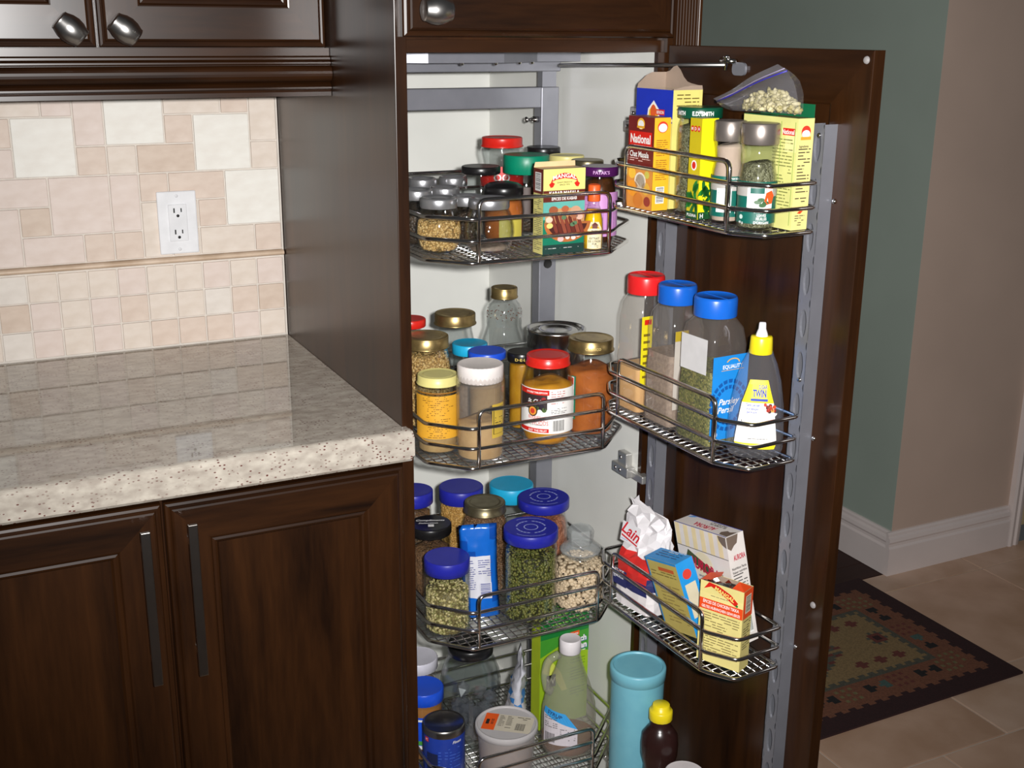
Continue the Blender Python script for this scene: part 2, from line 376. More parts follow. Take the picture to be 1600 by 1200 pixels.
DP = [(0, 0), (0, .011), (.0015, .0145), (.005, .0155), (.0075, .0145), (.0095, .0175), (.012, .019), (.058, .019), (.060, .0185), (.0625, .0155), (.066, .0165), (.069, .0155), (.071, .0125), (.0735, .0085), (.0735, 0)]
def knob_mesh():
    b = MB().lathe([(0, -.0165), (.0095, -.0165), (.0115, -.0155), None, (.0118, -.0135), (.0145, -.007), (.0155, 0), (.0145, .007), (.0118, .0135), None, (.0115, .0155), (.0095, .0165), (0, .0165)], 24)
    return b
def door_front(parent, x0, x1, z0, z1, yb, dp=DP):
    p = obj('door', MB().box(x0+.06, x1-.06, yb-.0105, yb-.001, z0+.06, z1-.06), WZ, parent, world=True)
    frame_pieces(p, x0, x1, z0, z1, yb, dp)
    return p
def knob(parent, x, y, z, ang):
    st = MB().lathe([(.0075, 0), (.0075, .003), None, (.0055, .004), (.005, .010), (.0065, .016)], 16)
    k = obj('knob', knob_mesh(), STEEL, parent, world=True); base = k.location.copy()
    k.location = base+Vector((x, y-.031, z)); k.rotation_euler = (0, PI/2+ang, 0); k.scale = (1.25, 1.25, 1.25)
    q = obj('knob_stem', st, STEEL, parent, world=True); q.location = base+Vector((x, y, z)); q.rotation_euler = (PI/2, 0, 0)

# base cabinet
for ox, lab_ in ((0, 'dark cherry two-door base cabinet under the granite counter against the pantry'), (-.717, 'dark cherry two-door base cabinet at the counter end away from the pantry')):
    bc = thing('base_cabinet', lab_, 'cabinet', (-.36+ox, -.3, 0), group='base cabinets under the counter')
    obj('carcass', MB().box(-.716+ox, -.001+ox, -.615, -.002, .10, .8665).box(-.716+ox, -.001+ox, -.55, -.002, 0, .10), WZ, bc, world=True)
    for xa, xb, hx in ((-.7125+ox, -.3605+ox, -.3885+ox), (-.3565+ox, -.0025+ox, -.325+ox)):
        d = door_front(bc, xa, xb, .118, .856, -.6165)
        yb = -.6165-.019
        h = obj('handle', MB().box(hx-.0065, hx+.0065, yb-.030, yb-.024, .598, .832, bev=.001), mat('satin_chrome', (.55, .52, .49), .22, 1.), d, world=True, label='flat metal bar handle')
        obj('handle_post', MB().box(hx-.004, hx+.004, yb-.024, yb+.0005, .625, .635), CHROME, d, world=True)
        obj('handle_post', MB().box(hx-.004, hx+.004, yb-.024, yb+.0005, .795, .805), CHROME, d, world=True)

# worktop
def granite():
    m, n, l, p = nmat('speckled_granite')
    tc = n.new('ShaderNodeTexCoord'); mp = n.new('ShaderNodeMapping'); mp.inputs['Scale'].default_value = (1, 1.7, 1.7); l.new(tc.outputs['Object'], mp.inputs[0])
    def noise(s, d): q = n.new('ShaderNodeTexNoise'); q.inputs['Scale'].default_value = s; q.inputs['Detail'].default_value = d; l.new(mp.outputs[0], q.inputs['Vector']); return q
    def ramp(src, a, b, ca, cb):
        r = n.new('ShaderNodeValToRGB'); e = r.color_ramp.elements; e[0].position = a; e[1].position = b; e[0].color = (*ca, 1); e[1].color = (*cb, 1); l.new(src, r.inputs[0]); return r
    a = ramp(noise(48, 6).outputs['Fac'], .35, .7, s2l(162, 152, 141), s2l(194, 186, 173))
    v = n.new('ShaderNodeTexVoronoi'); v.inputs['Scale'].default_value = 165; l.new(mp.outputs[0], v.inputs['Vector'])
    sp = ramp(v.outputs['Distance'], .24, .34, (1, 1, 1), (0, 0, 0)); pick = ramp(noise(9, 4).outputs['Fac'], .30, .58, (0, 0, 0), (1, 1, 1))
    sc = n.new('ShaderNodeSeparateColor'); l.new(v.outputs['Color'], sc.inputs[0]); rnd = ramp(sc.outputs[0], .55, .6, (0, 0, 0), (1, 1, 1))
    m1 = n.new('ShaderNodeMath'); m1.operation = 'MULTIPLY'; l.new(sp.outputs[0], m1.inputs[0]); l.new(rnd.outputs[0], m1.inputs[1])
    m2 = n.new('ShaderNodeMath'); m2.operation = 'MULTIPLY'; l.new(m1.outputs[0], m2.inputs[0]); l.new(pick.outputs[0], m2.inputs[1])
    mx = n.new('ShaderNodeMix'); mx.data_type = 'RGBA'; l.new(m2.outputs[0], mx.inputs[0]); l.new(a.outputs[0], mx.inputs[6]); mx.inputs[7].default_value = (*s2l(92, 44, 40), 1)
    l.new(mx.outputs[2], p.inputs['Base Color']); p.inputs['Roughness'].default_value = .035; p.inputs['Specular IOR Level'].default_value = .6; return m
pr_ = []
for i in range(7):
    t = i/6*PI/2; pr_.append((-.636-.012*math.sin(t) if 0 else -.636-.012*math.cos(PI/2-t), .903+.012*math.sin(PI/2-t)))
ct = MB(); prof = [(-.6225, .915)]+pr_+[(-.648, .872), (-.6445, .8675), (-.6225, .8675)]
ct.prism(prof, 0, -1.44, .006)
ct.prism([(q[0], q[1]) for q in [(-.6225, .911), (-.636, .911), (-.644, .903), (-.6445, .874), (-.6225, .8715)]], 0, .006, .0115)
ct.box(-1.44, -.0006, -.6225, -.0062, .8675, .915)
tag(obj('countertop', ct, granite()), 'pale granite countertop with burgundy flecks and polished top', 'countertop')

# upper cabinet with light rail
lr = [(-.30, 1.4575), (-.332, 1.4575), (-.332, 1.446), (-.3365, 1.4435), (-.3365, 1.4405), (-.334, 1.439), (-.3385, 1.4365), (-.3385, 1.434), (-.335, 1.432)]
lr += [(-.335-.011*math.sin(PI*i/10), 1.4315-.0125*(1-math.cos(PI*i/10))) for i in range(11)]
lr += [(-.332, 1.4055), (-.336, 1.403), (-.340, 1.3985), (-.340, 1.396), (-.335, 1.394), (-.3365, 1.391), (-.3365, 1.3845), (-.30, 1.3845)]
for ox, lab_ in ((0, 'dark cherry two-door wall cabinet above the backsplash against the pantry'), (-.717, 'dark cherry two-door wall cabinet above the backsplash away from the pantry')):
    uc = thing('upper_cabinet', lab_, 'cabinet', (-.36+ox, -.16, 1.384), group='wall cabinets above the backsplash')
    obj('carcass', MB().box(-.716+ox, -.001+ox, -.310, -.007, 1.4005, 2.25), WZ, uc, world=True)
    for xa, xb, kx in ((-.7125+ox, -.3505+ox, -.388+ox), (-.3465+ox, -.0035+ox, -.3135+ox)):
        d = door_front(uc, xa, xb, 1.4585, 2.24, -.3105)
        knob(d, kx, -.3105-.019, 1.4835, math.radians(42) if kx-ox < -.35 else math.radians(38))
    obj('light_rail', MB().prism([(-.312, 1.4575)]+lr[1:-1]+[(-.312, 1.3845)], 0, -.716+ox, -.0008+ox), WX, uc, world=True)

# pantry cabinet
pc = thing('pantry_cabinet', 'tall dark cherry pantry cabinet with white interior and open door', 'cabinet', (.225, -.3, 0))
obj('side_panel', MB().box(0, .0182, -.622, -.0015, 0, 2.3, bev=.0012), WZ, pc, world=True)
obj('side_panel', MB().box(.4465, .4565, -.618, -.0015, 0, 2.3), WZ, pc, world=True)
obj('interior_panel', MB().box(.0182, .0205, -.606, -.0115, .10, 1.456), WHITEM, pc, world=True)
obj('interior_panel', MB().box(.4295, .4464, -.609, -.0115, .10, 1.456), WHITEM, pc, world=True)
obj('edge_band', MB().box(.4295, .4464, -.6195, -.6091, .10, 1.456), WZ, pc, world=True)
obj('back_panel', MB().box(.0182, .4464, -.0115, -.0015, .08, 1.456), WHITEM, pc, world=True)
obj('bottom_shelf', MB().box(.0205, .4294, -.606, -.0116, .10, .118), WHITEM, pc, world=True)
obj('fixed_shelf', MB().box(.0183, .4463, -.609, -.0016, 1.4562, 1.4735), WX, pc, world=True)
obj('upper_body', MB().box(.0183, .4464, -.604, -.0017, 1.4737, 2.29), WZ, pc, world=True)
obj('plinth', MB().box(.0183, .4463, -.55, -.50, 0, .0999), WX, pc, world=True)
fp = [(.4568, -.59)]+[(.4568, -.6185), (.4595, -.6185)]
for i in range(8):
    xa = .4605+i*.0052
    fp += [(xa+.0024-.0024*math.cos(PI*k/5), -.6175-.0032*math.sin(PI*k/5)) for k in range(6)]
fp += [(.503, -.6185), (.5075, -.6185), (.5075, -.59)]
obj('fluted_pilaster', MB().prism(fp, 2, .1, 2.3), WZ, pc, world=True)
d = door_front(pc, .0085, .4475, 1.4775, 2.28, -.6205)
P = un(682, 17, y=-.667); knob(d, float(P[0]), -.6205-.019, float(P[2])+.001, 0)
# open pantry door, hinged on the right panel, modelled in its own frame: X along the door, -Y its inner face
DA = math.radians(4); DH = Vector((.445, -.625, 0)); Du = Vector((math.sin(DA), -math.cos(DA), 0)); Dv = Vector((-math.cos(DA), -math.sin(DA), 0))
def dpt(u, v, z=0): return DH+Du*u+Dv*v+Vector((0, 0, z))
DROT = math.atan2(Du.y, Du.x)
def on_door(o): o.location = DH-Vector(pc.location); o.rotation_euler = (0, 0, DROT)
dw, dz0, dz1 = .4155, .118, 1.467
pd = obj('door', MB().box(.055, dw-.055, .0085, .016, dz0+.055, dz1-.055), WZ, pc); on_door(pd)
BP = [(0, 0), (0, .018), (.001, .0185), (.067, .0185), (.069, .0175), (.069, .003), (.069, 0)]
frame_pieces(pd, .0, dw, dz0, dz1, .0185, BP, world=False)
for u, z in ((dw-.012, dz1-.012), (dw-.020, .70)): obj('bumper_pad', MB().lathe([(0, .003), (.003, .0028), (.0045, .0015), (.005, 0)], 14), FROST, pd, loc=(u, -.0002, z), rot=(PI/2, 0, 0))
def perforated(u0, u1, z0, z1, v, pitch, r0, r1, ax='u', dep=.022):
    b = MB(); n = max(1, int((z1-z0)/pitch)); p = (z1-z0)/n; cu = (u0+u1)/2; hw = (u1-u0)/2; K = 16
    for i in range(n):
        zc = z0+p*(i+.5); vs = []
        for k in range(K):
            a = 2*PI*(k+.5)/K; c, s = math.cos(a), math.sin(a); sc = 1/max(abs(c), abs(s))
            vs.append((cu+r0*math.copysign(abs(c)**1.25, c), zc+r1*s)); vs.append((cu+hw*c*sc, zc+p/2*s*sc))
        b.add([(x, -v, z) for x, z in vs], [(2*k, 2*k+1, (2*k+3) % (2*K), (2*k+2) % (2*K)) for k in range(K)])
        b.add([(x, -v, z) for x, z in vs[::2]]+[(cu+(x-cu)*.8, -v+.003, zc+(z-zc)*.93) for x, z in vs[::2]], [(k, (k+1) % K, K+(k+1) % K, K+k) for k in range(K)])
    for (a, c) in ((u0, u0+.0012), (u1-.0012, u1)): b.box(a, c, -v, -v+dep, z0, z1)
    return b
for ua, ub in ((.018, .041), (.3405, .364)):
    po = obj('mounting_rail', perforated(ua, ub, .135, 1.374, .022, .0575, .0062, .0205), GREYM, pd, label='grey perforated metal mounting rail')
    for z in (1.36, 1.275, 1.03, .945, .62): obj('screw', MB().lathe([(0, .0025), (.002, .0024), (.0035, .001), (.0036, 0)], 10), CHROME, pd, loc=(ub-.009 if z in (1.36, 1.03) else ub+.005, -.0225 if z in (1.36, 1.03) else -.0005, z), rot=(PI/2, 0, 0))
# concealed hinges on the right interior panel
for hz in (1.345, .768, .19):
    hg = obj('hinge', MB().box(.412, .4293, -.603, -.553, hz-.012, hz+.006, bev=.002).box(.4165, .4294, -.592, -.565, hz+.004, hz+.028, bev=.002).box(.422, .438, -.636, -.600, hz-.013, hz+.001, bev=.002), mat('hinge_nickel', (.55, .54, .52), .42, .8), pc, world=True, label='nickel concealed hinge')
    for dy, dz in ((-.575, .018), (-.58, -.003), (-.565, -.003)): 
        obj('hinge_screw', MB().lathe([(0, .002), (.003, .0016), (.0036, 0)], 10), CHROME, hg, loc=(.4155 if dz > 0 else .4118, dy, hz+dz), rot=(0, -PI/2, 0))
    obj('hinge_cup', MB().lathe([(0, .002), (.008, .0022), (.0095, .0008), (.0095, 0)], 16), STEEL, pd, loc=(.009, -.0003, hz-.008), rot=(PI/2, 0, 0))
for (yy_, zz_) in ((-.10, 1.374), (-.0125, 1.408)): obj('shelf_screw', MB().lathe([(0, .003), (.003, .0025), (.004, 0)], 10), CHROME, pc, world=True).location += Vector((.4294 if yy_ < -.05 else .36, yy_ if yy_ < -.05 else -.0116, zz_))

# pull-out frame inside the pantry
pf = thing('pull_out_frame', 'grey metal pull-out frame standing behind the wire baskets inside the pantry', 'frame', (.22, -.305, .118))
obj('post', MB().box(.385, .4195, -.322, -.294, .118, 1.392, bev=.0015), GREYM, pf, world=True)
obj('post', MB().box(.0235, .052, -.322, -.294, .118, 1.392, bev=.0015), GREYM, pf, world=True)
obj('top_rail', MB().box(.0522, .3848, -.322, -.300, 1.357, 1.392, bev=.0015), GREYM, pf, world=True)
obj('slide_rail', MB().box(.0235, .4205, -.325, -.296, 1.4185, 1.4485, bev=.0015), GREYM, pf, world=True)
obj('hanger', MB().box(.388, .4155, -.318, -.300, 1.3921, 1.4184), GREYM, pf, world=True)
obj('bottom_rail', MB().box(.0522, .3848, -.322, -.300, .1185, .145, bev=.0015), GREYM, pf, world=True)
sl = MB(); 
for z in (1.085, .765, .46):
    obj('slot', MB().lathe([(0, 0), (.0045, 0), (.0055, .0006)], 16, rfun=lambda r, z_, a, i: r*(1 if abs(math.cos(a)) < .3 else 1+1.7*abs(math.cos(a)))), BLACK, pf, world=True).location += Vector((.402, -.3226, z))
for o in [q for q in pf.children if q.name.startswith('slot')]: o.rotation_euler = (PI/2, 0, 0)
bolt = obj('adjusting_bolt', MB().lathe([(0, -.022), (.004, -.0215), (.0055, -.019), (.004, -.0165), None, (.0025, -.016), (.0025, -.006), None, (.0055, -.006), (.0055, .004), (0, .004)], 12), CHROME, pf, world=True)
bolt.location += Vector((.3805, -.310, 1.336)); bolt.rotation_euler = (0, PI/2, 0)
obj('pulley_cover', MB().prism([(.022, -.40), (.12, -.45), (.25, -.45), (.335, -.40), (.42, -.395), (.42, -.326), (.022, -.326)], 2, 1.437, 1.4545), GREYM, pf, world=True)
for x, y in ((.18, -.442), (.24, -.440), (.30, -.405), (.33, -.392)): obj('screw', MB().lathe([(0, -.004), (.003, -.003), (.0038, 0)], 10), CHROME, pf, world=True).location += Vector((x, y, 1.4368))
# linkage rod to the door
ro = thing('door_linkage_rod', 'thin steel linkage rod between the pantry frame and the open door top', 'rod', (.36, -.40, 1.43))
Pb = dpt(.150, .012, 1.448)
Pa = Vector((.375, -.405, 1.4315))
obj('rod', MB().tube([Pa, Pb+Vector((0, 0, -.006))], .0032, 8), STEEL, ro, world=True)
obj('pivot_stud', MB().lathe([(0, -.014), (.003, -.013), (.003, .003), (.0055, .0035), (.005, .007), (0, .008)], 12), CHROME, ro, world=True).location += Pb
br = obj('bracket', MB().tube([Pb+Vector((-.004, .008, 0)), Pb+Vector((.009, -.012, -.001))], .004, 8), CHROME, ro, world=True)
pm = MB().prism(fillet([(-.014, 0, -.009), (.014, 0, -.009), (.014, 0, .009), (-.014, 0, .009)], .009, 5, True) and [(q.x, q.z) for q in fillet([(-.014, 0, -.009), (.014, 0, -.009), (.014, 0, .009), (-.014, 0, .009)], .009, 5, True)], 1, -.004, 0)
obj('rod_bracket', pm, GREYM, pd, loc=(.168, -.0005, 1.437))

# outlet
P = un(277, 347, y=-.006)
ol = thing('power_outlet', 'white double power outlet on the stone backsplash', 'outlet', (float(P[0]), -.0086, float(P[2])))
obj('cover_plate', MB().box(-.035, .035, -.006, 0, -.057, .057, bev=.0025), paint(232, 232, 234, .3), ol)
rc = obj('receptacle', MB().box(-.0165, .0165, -.0085, -.005, -.0335, .0335, bev=.0012), paint(228, 228, 230, .3), ol)
for s in (1, -1):
    b = MB().box(-.0076, -.0050, -.0090, -.0084, s*.0195-.001, s*.0195+.0075).box(.0052, .0074, -.0090, -.0084, s*.0195, s*.0195+.007)
    b.lathe([(0, .0006), (.0027, .0006), (.0027, 0)], 12)
    k = len(b.v)-36
    for i in range(k, len(b.v)): x, y, z = b.v[i]; b.v[i] = (x, -.0084-z, s*.0195-.0065+y)
    obj('slots', b, BLACK, rc)
    obj('screw', MB().lathe([(0, .0012), (.0022, .001), (.003, 0)], 12), paint(220, 220, 222, .3), ol, loc=(0, -.006, s*.0485), rot=(PI/2, 0, 0))

# rug
RX0, RX1, RY0, RY1 = .742, 1.642, -.478, .088
rugc = dict(b=s2l(52, 24, 26), o=s2l(124, 78, 56), g=s2l(84, 82, 70), t=s2l(140, 116, 78), r=s2l(108, 54, 46), k=s2l(30, 27, 28), l=s2l(120, 110, 74), c=s2l(72, 98, 92))
RM = {k: mat('rug_wool_'+k, v, .95, 0, tuple(c*.7 for c in v), scale=220, bump=.6, bscale=500) for k, v in rugc.items()}
NX, NY = 90, 56
def rugcell(i, j):
    a = min(i, NX-1-i); b = min(j, NY-1-j); e = min(a, b); s = (i if b <= a else j)
    if e < 4: return 'b'
    if e < 7: return 'b' if ((s//2) % 2 == 0 and e < 6) or (e == 4) else 'o'
    if e < 14:
        ph = s % 16; q = e-7
        if 2 <= ph <= 4 and q in (2, 3, 4) and abs(q-3) <= 4-ph+.5: return 'k'
        if 6 <= ph <= 8 and q in (2, 3, 4) and abs(q-3) <= ph-5.5: return 'k' if s % 32 < 16 else 'c'
        if ph in (10, 12, 14) and q in (1, 3, 5): return 'l' if s % 32 < 16 else 'r'
        return 'o'
    if e < 16: return 'g' if (i+j) % 3 or e == 14 else 't'
    x, y = i-NX/2+.5, j-NY/2+.5
    if abs(x) < 13 and abs(y) < (15-abs(x))*.6 and (j % 3 != 0 or abs(x) < 8): return 'g' if (i//2+j) % 4 else 'r'
    for cx, cy, rr in ((25, 0, 3.2), (-25, 0, 3.2)):
        dd = math.hypot(x-cx, y-cy)
        if dd < 1: return 'b'
        if dd < 2.2: return 'r'
        if dd < 3.4: return 'g' if (i+j) % 2 else 't'
    for cx in (-24, -18, 18, 24, 12, -12):
        for cy in (-8.5, 8.5):
            if abs(x-cx)+abs(y-cy)*1.1 < 1.9: return 'r'
    return 't'
rm = MB(); W_, H_ = RX1-RX0, RY1-RY0
rm.box(-W_/2, W_/2, -H_/2, H_/2, .0006, .0058, RM['b'])
for i in range(NX):
    i0 = 0
    j = 0
    while j < NY:
        c = rugcell(i, j); k = j
        while k < NY and rugcell(i, k) == c: k += 1
        xa, xb = -W_/2+W_*i/NX, -W_/2+W_*(i+1)/NX; ya, yb = -H_/2+H_*j/NY, -H_/2+H_*k/NY; dz = .0062
        rm.add([(xa, ya, dz), (xb, ya, dz), (xb, yb, dz), (xa, yb, dz)], [(0, 1, 2, 3)], RM[c]); j = k
rug = obj('rug', rm, None); rug.location = ((RX0+RX1)/2, (RY0+RY1)/2, 0); rug.rotation_euler = (0, 0, math.radians(.8))
tag(rug, 'small woven rug with maroon border and tan patterned centre on the tiles', 'rug')

# ------------------------------------------------------------------ wire baskets
def cut(poly, ax, val):                    # range of the other axis where the line axis=val crosses a convex polygon
    out = []
    n = len(poly)
    for i in range(n):
        a, b = poly[i], poly[(i+1) % n]
        if (a[ax]-val)*(b[ax]-val) <= 0 and abs(a[ax]-b[ax]) > 1e-9:
            t = (val-a[ax])/(b[ax]-a[ax]); out.append(a[1-ax]+t*(b[1-ax]-a[1-ax]))
    return (min(out), max(out)) if len(out) > 1 else None
def basket(label, plan, loc, rz, gates, group, pitch=.0135):
    t = thing('wire_basket', label, 'basket', loc, rz, group)
    R = .003
    for z in (0, .032, .064): obj('rail', MB().tube(fillet([(x, y, z) for x, y in plan], .008, 3, True), R, 8, True), CHROME, t)
    b = MB(); xs = [p[0] for p in plan]; ys = [p[1] for p in plan]; x = min(xs)+pitch
    while x < max(xs)-.004:
        q = cut(plan, 0, x)
        if q: b.tube([(x, q[0], .0006), (x, q[1], .0006)], .0011, 5)
        x += pitch
    y = min(ys)+pitch
    while y < max(ys)-.004:
        q = cut(plan, 1, y)
        if q: b.tube([(q[0], y, -.0012), (q[1], y, -.0012)], .0011, 5)
        y += pitch
    obj('mesh_floor', b, CHROME, t)['kind'] = 'stuff'
    for (a, c) in gates:
        obj('gate_rail', MB().tube(fillet([(*a, 0), (*a, .092), (*c, .092), (*c, 0)], .013, 5), R, 8), CHROME, t, label='raised chrome front guard')
    return t
IP = [(.046, -.329), (.046, -.603), (.099, -.660), (.331, -.660), (.411, -.581), (.411, -.329)]
IZ = [1.162, .844, .535, .236]; DZ = [1.236, .9155, .592, .158]
names = [('top', 'holding globe spice jars'), ('mid', 'holding the tall mason jars'), ('low', 'holding beans and lentils'), ('bot', 'holding bottles and tubs')]
for z, lb in zip(IZ, ['chrome wire basket inside the pantry holding the silver-lidded spice jars', 'chrome wire basket inside the pantry holding the red-lidded jam jar', 'chrome wire basket inside the pantry holding jars of dry beans', 'chrome wire basket inside the pantry holding the tall handled bottle']):
    cx, cy_ = .228, -.495
    basket(lb, [(x-cx, y-cy_) for x, y in IP], (cx, cy_, z), 0, [((.110-cx, -.6602-cy_), (.328-cx, -.6602-cy_)), ((.075-cx, -.3288-cy_), (.38-cx, -.3288-cy_))], 'wire baskets inside the pantry')
DPn = [(.013, -.0255), (.013, -.101), (.055, -.128), (.318, -.132), (.362, -.106), (.362, -.0255)]
for z, lb in zip(DZ, ['chrome wire basket on the pantry door holding spice boxes and shakers', 'chrome wire basket on the pantry door holding blue-capped plastic bottles', 'chrome wire basket on the pantry door holding the flour bag and salt box', 'chrome wire basket on the pantry door holding the tall blue canister']):
    basket(lb, [(x-.187, y+.08) for x, y in DPn], dpt(.187, .08, z), DROT, [((.078-.187, -.1284+.08), (.312-.187, -.132+.08))], 'wire baskets on the pantry door')

# ------------------------------------------------------------------ jars and bottles
_ico = None
def ico():
    global _ico
    if _ico is None:
        bm = bmesh.new(); bmesh.ops.create_icosphere(bm, subdivisions=1, radius=1); bm.verts.index_update()
        _ico = (np.array([v.co[:] for v in bm.verts]), [tuple(v.index for v in f.verts) for f in bm.faces]); bm.free()
    return _ico
def scatter(name, pts, size, mats, parent, asp=(1, 1, 1), seed=1, eye=None):
    rng = np.random.default_rng(seed); V_, F_ = ico(); vs = []; fs = []; mi = []
    F_ = np.array(F_)
    for i, p in enumerate(pts):
        A = rng.normal(size=(3, 3)); Q, _ = np.linalg.qr(A)
        vs.append((V_*np.array(asp)*size*rng.uniform(.85, 1.12))@Q.T+p); fs.append(F_+i*len(V_))
        mm = rng.integers(0, len(mats)) if eye is None else 0
        k = np.full(len(F_), mm)
        if eye is not None and rng.random() < .8: k[:3] = 1
        mi.append(k)
    me = bpy.data.meshes.new(name); me.from_pydata(np.concatenate(vs).tolist(), [], np.concatenate(fs).tolist())
    for m in mats: me.materials.append(m)
    me.polygons.foreach_set('material_index', np.concatenate(mi).astype(np.int32)); me.polygons.foreach_set('use_smooth', [True]*len(me.polygons))
    o = bpy.data.objects.new(name, me); COL.objects.link(o); o.parent = parent; o['kind'] = 'stuff'; return o
SHAPES = {
 'straight': [(0, 0), (.88, 0), (.97, .012), (1, .05), (1, .80), (.97, .87), (.86, .94), (.84, 1)],
 'tall': [(0, 0), (.9, 0), (.97, .01), (1, .04), (1, .86), (.97, .93), (.94, .96), (.93, 1)],
 'round': [(0, 0), (.72, 0), (.84, .02), (.94, .09), (1, .20), (1, .62), (.95, .75), (.84, .87), (.80, .93), (.80, 1)],
 'globe': [(0, 0), (.55, 0), (.72, .03), (.90, .16), (1, .38), (.98, .55), (.88, .74), (.76, .88), (.72, .94), (.72, 1)],
 'waist': [(0, 0), (.9, 0), (.98, .015), (1, .04), (1, .50), (.97, .56), (.88, .64), (.84, .70), (.88, .78), (.96, .85), (.97, .90), (.86, .95), (.82, 1)],
 'mason': [(0, 0), (.85, 0), (.95, .02), (1, .07), (1, .68), (.98, .75), (.90, .85), (.80, .93), (.79, 1)],
 'neck': [(0, 0), (.9, 0), (1, .03), (1, .55), (.97, .66), (.80, .78), (.55, .88), (.45, .93), (.45, 1)],
}
def face(x, y): return math.atan2(CAM[0]-x, -(CAM[1]-y))
def body_prof(shape, r, hb): return [(a*r, b*hb) for a, b in SHAPES[shape]]
def rad_at(prof, z):
    for (r0, z0), (r1, z1) in zip(prof[1:], prof[2:]):
        if z0 <= z <= z1 and z1 > z0: return r0+(r1-r0)*(z-z0)/(z1-z0)
    return prof[-1][0]
def wall(p, th=.0016, base=.0035):            # outer and inner face of a glass wall in one run
    return list(p)+[(max(q-th, .001), max(z, base)) for q, z in reversed(p[1:])]+[(0, base)]
def make_lid(t, r, z0, z1, m, style='plain', n=40):
    h = z1-z0; c = min(.0016, h*.2)
    kn = (lambda q, z, a, i: q*(1.012 if (i % 2) else .985)) if style in ('knurl',) else None
    n = 64 if kn else n
    b = MB()
    side = [(r*.97, z0), (r, z0+c*.6), (r, z1-c), (r-c*.5, z1-c*.3), (r-c, z1)]
    if style == 'bead': side = [(r*.98, z0), (r*1.03, z0+c*.5), (r*1.03, z0+c*1.6), (r*.985, z0+c*2.2), (r*.985, z1-c*1.2), (r*.975, z1-c*.4), (r*.95, z1)]
    if style == 'silver': side = [(r*.97, z0), (r, z0+c), (r, z1-c*2), (r*.97, z1-c*.6), (r*.9, z1)]
    b.lathe(side, n, rfun=kn)
    rr = side[-1][0]
    top = {'plain': [(rr, z1), (rr*.9, z1-.0003), None, (0, z1-.0003)], 'knurl': [(rr, z1), (rr*.92, z1-.0005), (0, z1-.0005)],
           'bead': [(rr, z1), (rr*.9, z1-.0012), (rr*.8, z1-.0014), (rr*.72, z1-.0005), None, (0, z1-.0005)],
           'silver': [(rr, z1), (rr*.80, z1-.001), (rr*.72, z1-.0045), None, (rr*.45, z1-.005), None, (rr*.4, z1-.0025), (0, z1-.002)],
           'dome': [(rr, z1), (rr*.8, z1+.004), (rr*.4, z1+.0065), (0, z1+.007)]}[style if style in ('plain', 'knurl', 'bead', 'silver', 'dome') else 'plain']
    b.lathe(top, n)
    return obj('lid', b, m, t)
def jar(name, label, cat, x, y, zb, r, h, lid=None, lh=.014, lr=None, shape='straight', gl=CLEAR, fill=None, group=None, style='plain', aim=0, seeds=None):
    zb += .0028
    t = thing(name, label, cat, (x, y, zb), face(x, y)+aim, group)
    hb = h-lh*.35 if lid else h; pf_ = body_prof(shape, r, hb)
    obj('glass_body' if gl in (CLEAR,) else 'body', MB().lathe(wall(pf_) if gl is CLEAR else pf_, 40), gl, t)
    top = pf_[-1][0]
    obj('rim', MB().lathe([(top, hb-lh*.9), (top+.0012, hb-lh*.8), (top+.0012, hb-lh*.6), (top, hb-lh*.5)], 40), gl, t) if lid else None
    if lid: make_lid(t, lr or top+.0022, h-lh, h, lid, style)
    if fill:
        fr, fm = fill; zt = hb*fr; ins = .0024; bed = ins+(seeds[0]*.95 if seeds else 0)
        pr2 = [(0, .004)]+[(max(q*1.-bed, 0), max(z, .004)) for q, z in pf_[1:] if z < zt]; rt = max(rad_at(pf_, zt)-bed, .004)
        pr2 += [(rt, zt), (rt*.6, zt+.0015), (rt*.25, zt-.001), (0, zt)]
        c = obj('contents', MB().lathe(pr2, 36, rfun=lambda q, z, a, i: q), fm, t)
        for v in c.data.vertices:
            if v.co.z > zt-.0005: v.co.z += .003*math.sin(v.co.x*90+1)+.002*math.cos(v.co.y*120)
        if seeds:
            size, mats, asp = seeds[:3]; rng = np.random.default_rng(int(x*1e5) % 9999); P = []
            side_n = int(2*PI*r*zt/(size*size*2.7)); 
            for k in range(side_n):
                a = rng.uniform(0, 2*PI); z = rng.uniform(.006, zt); q = max(rad_at(pf_, z)-ins-size*.8, .002); P.append((q*math.sin(a), -q*math.cos(a), z))
            for k in range(int(PI*rt*rt/(size*size*2.7))):
                a = rng.uniform(0, 2*PI); q = rt*math.sqrt(rng.random()); X, Y = q*math.sin(a)*.95, -q*math.cos(a)*.95; P.append((X, Y, zt+.003*math.sin(X*90+1)+.002*math.cos(Y*120)))
            scatter('contents_seeds', np.array(P), size, mats, t, asp, int(abs(x)*1e4), seeds[3] if len(seeds) > 3 else None)
    t['_r'] = r; t['_h'] = h
    return t
def label_on(t, r, z0, z1, half, m, draw=None, a0=0, name='paper_label'):
    b = MB(); p = cyl_print(b, r+.0004, a0); p.rect(-half, z0, half, z1, m, 0)
    if draw: draw(p)
    return obj(name, b, m, t)
def by_y(l, r, yt, zb, Y):
    P = un((l+r)/2, yt, y=Y); return float(P[0]), Y, (r-l)/2*depth(P)/FPX, float(P[2])-zb
def by_bot(l, r, yt, yb, zb):
    P = un((l+r)/2, yb, z=zb)
    for _ in range(5):
        rad = (r-l)/2*depth(P)/FPX; dv = P[:2]-CAM[:2]; dv = dv/np.linalg.norm(dv); c = P[:2]+dv*rad
    lo, hi = zb, zb+.5
    for _ in range(40):
        m = (lo+hi)/2
        if pry((*c, m)) > yt: lo = m
        else: hi = m
    return float(c[0]), float(c[1]), rad, lo-zb

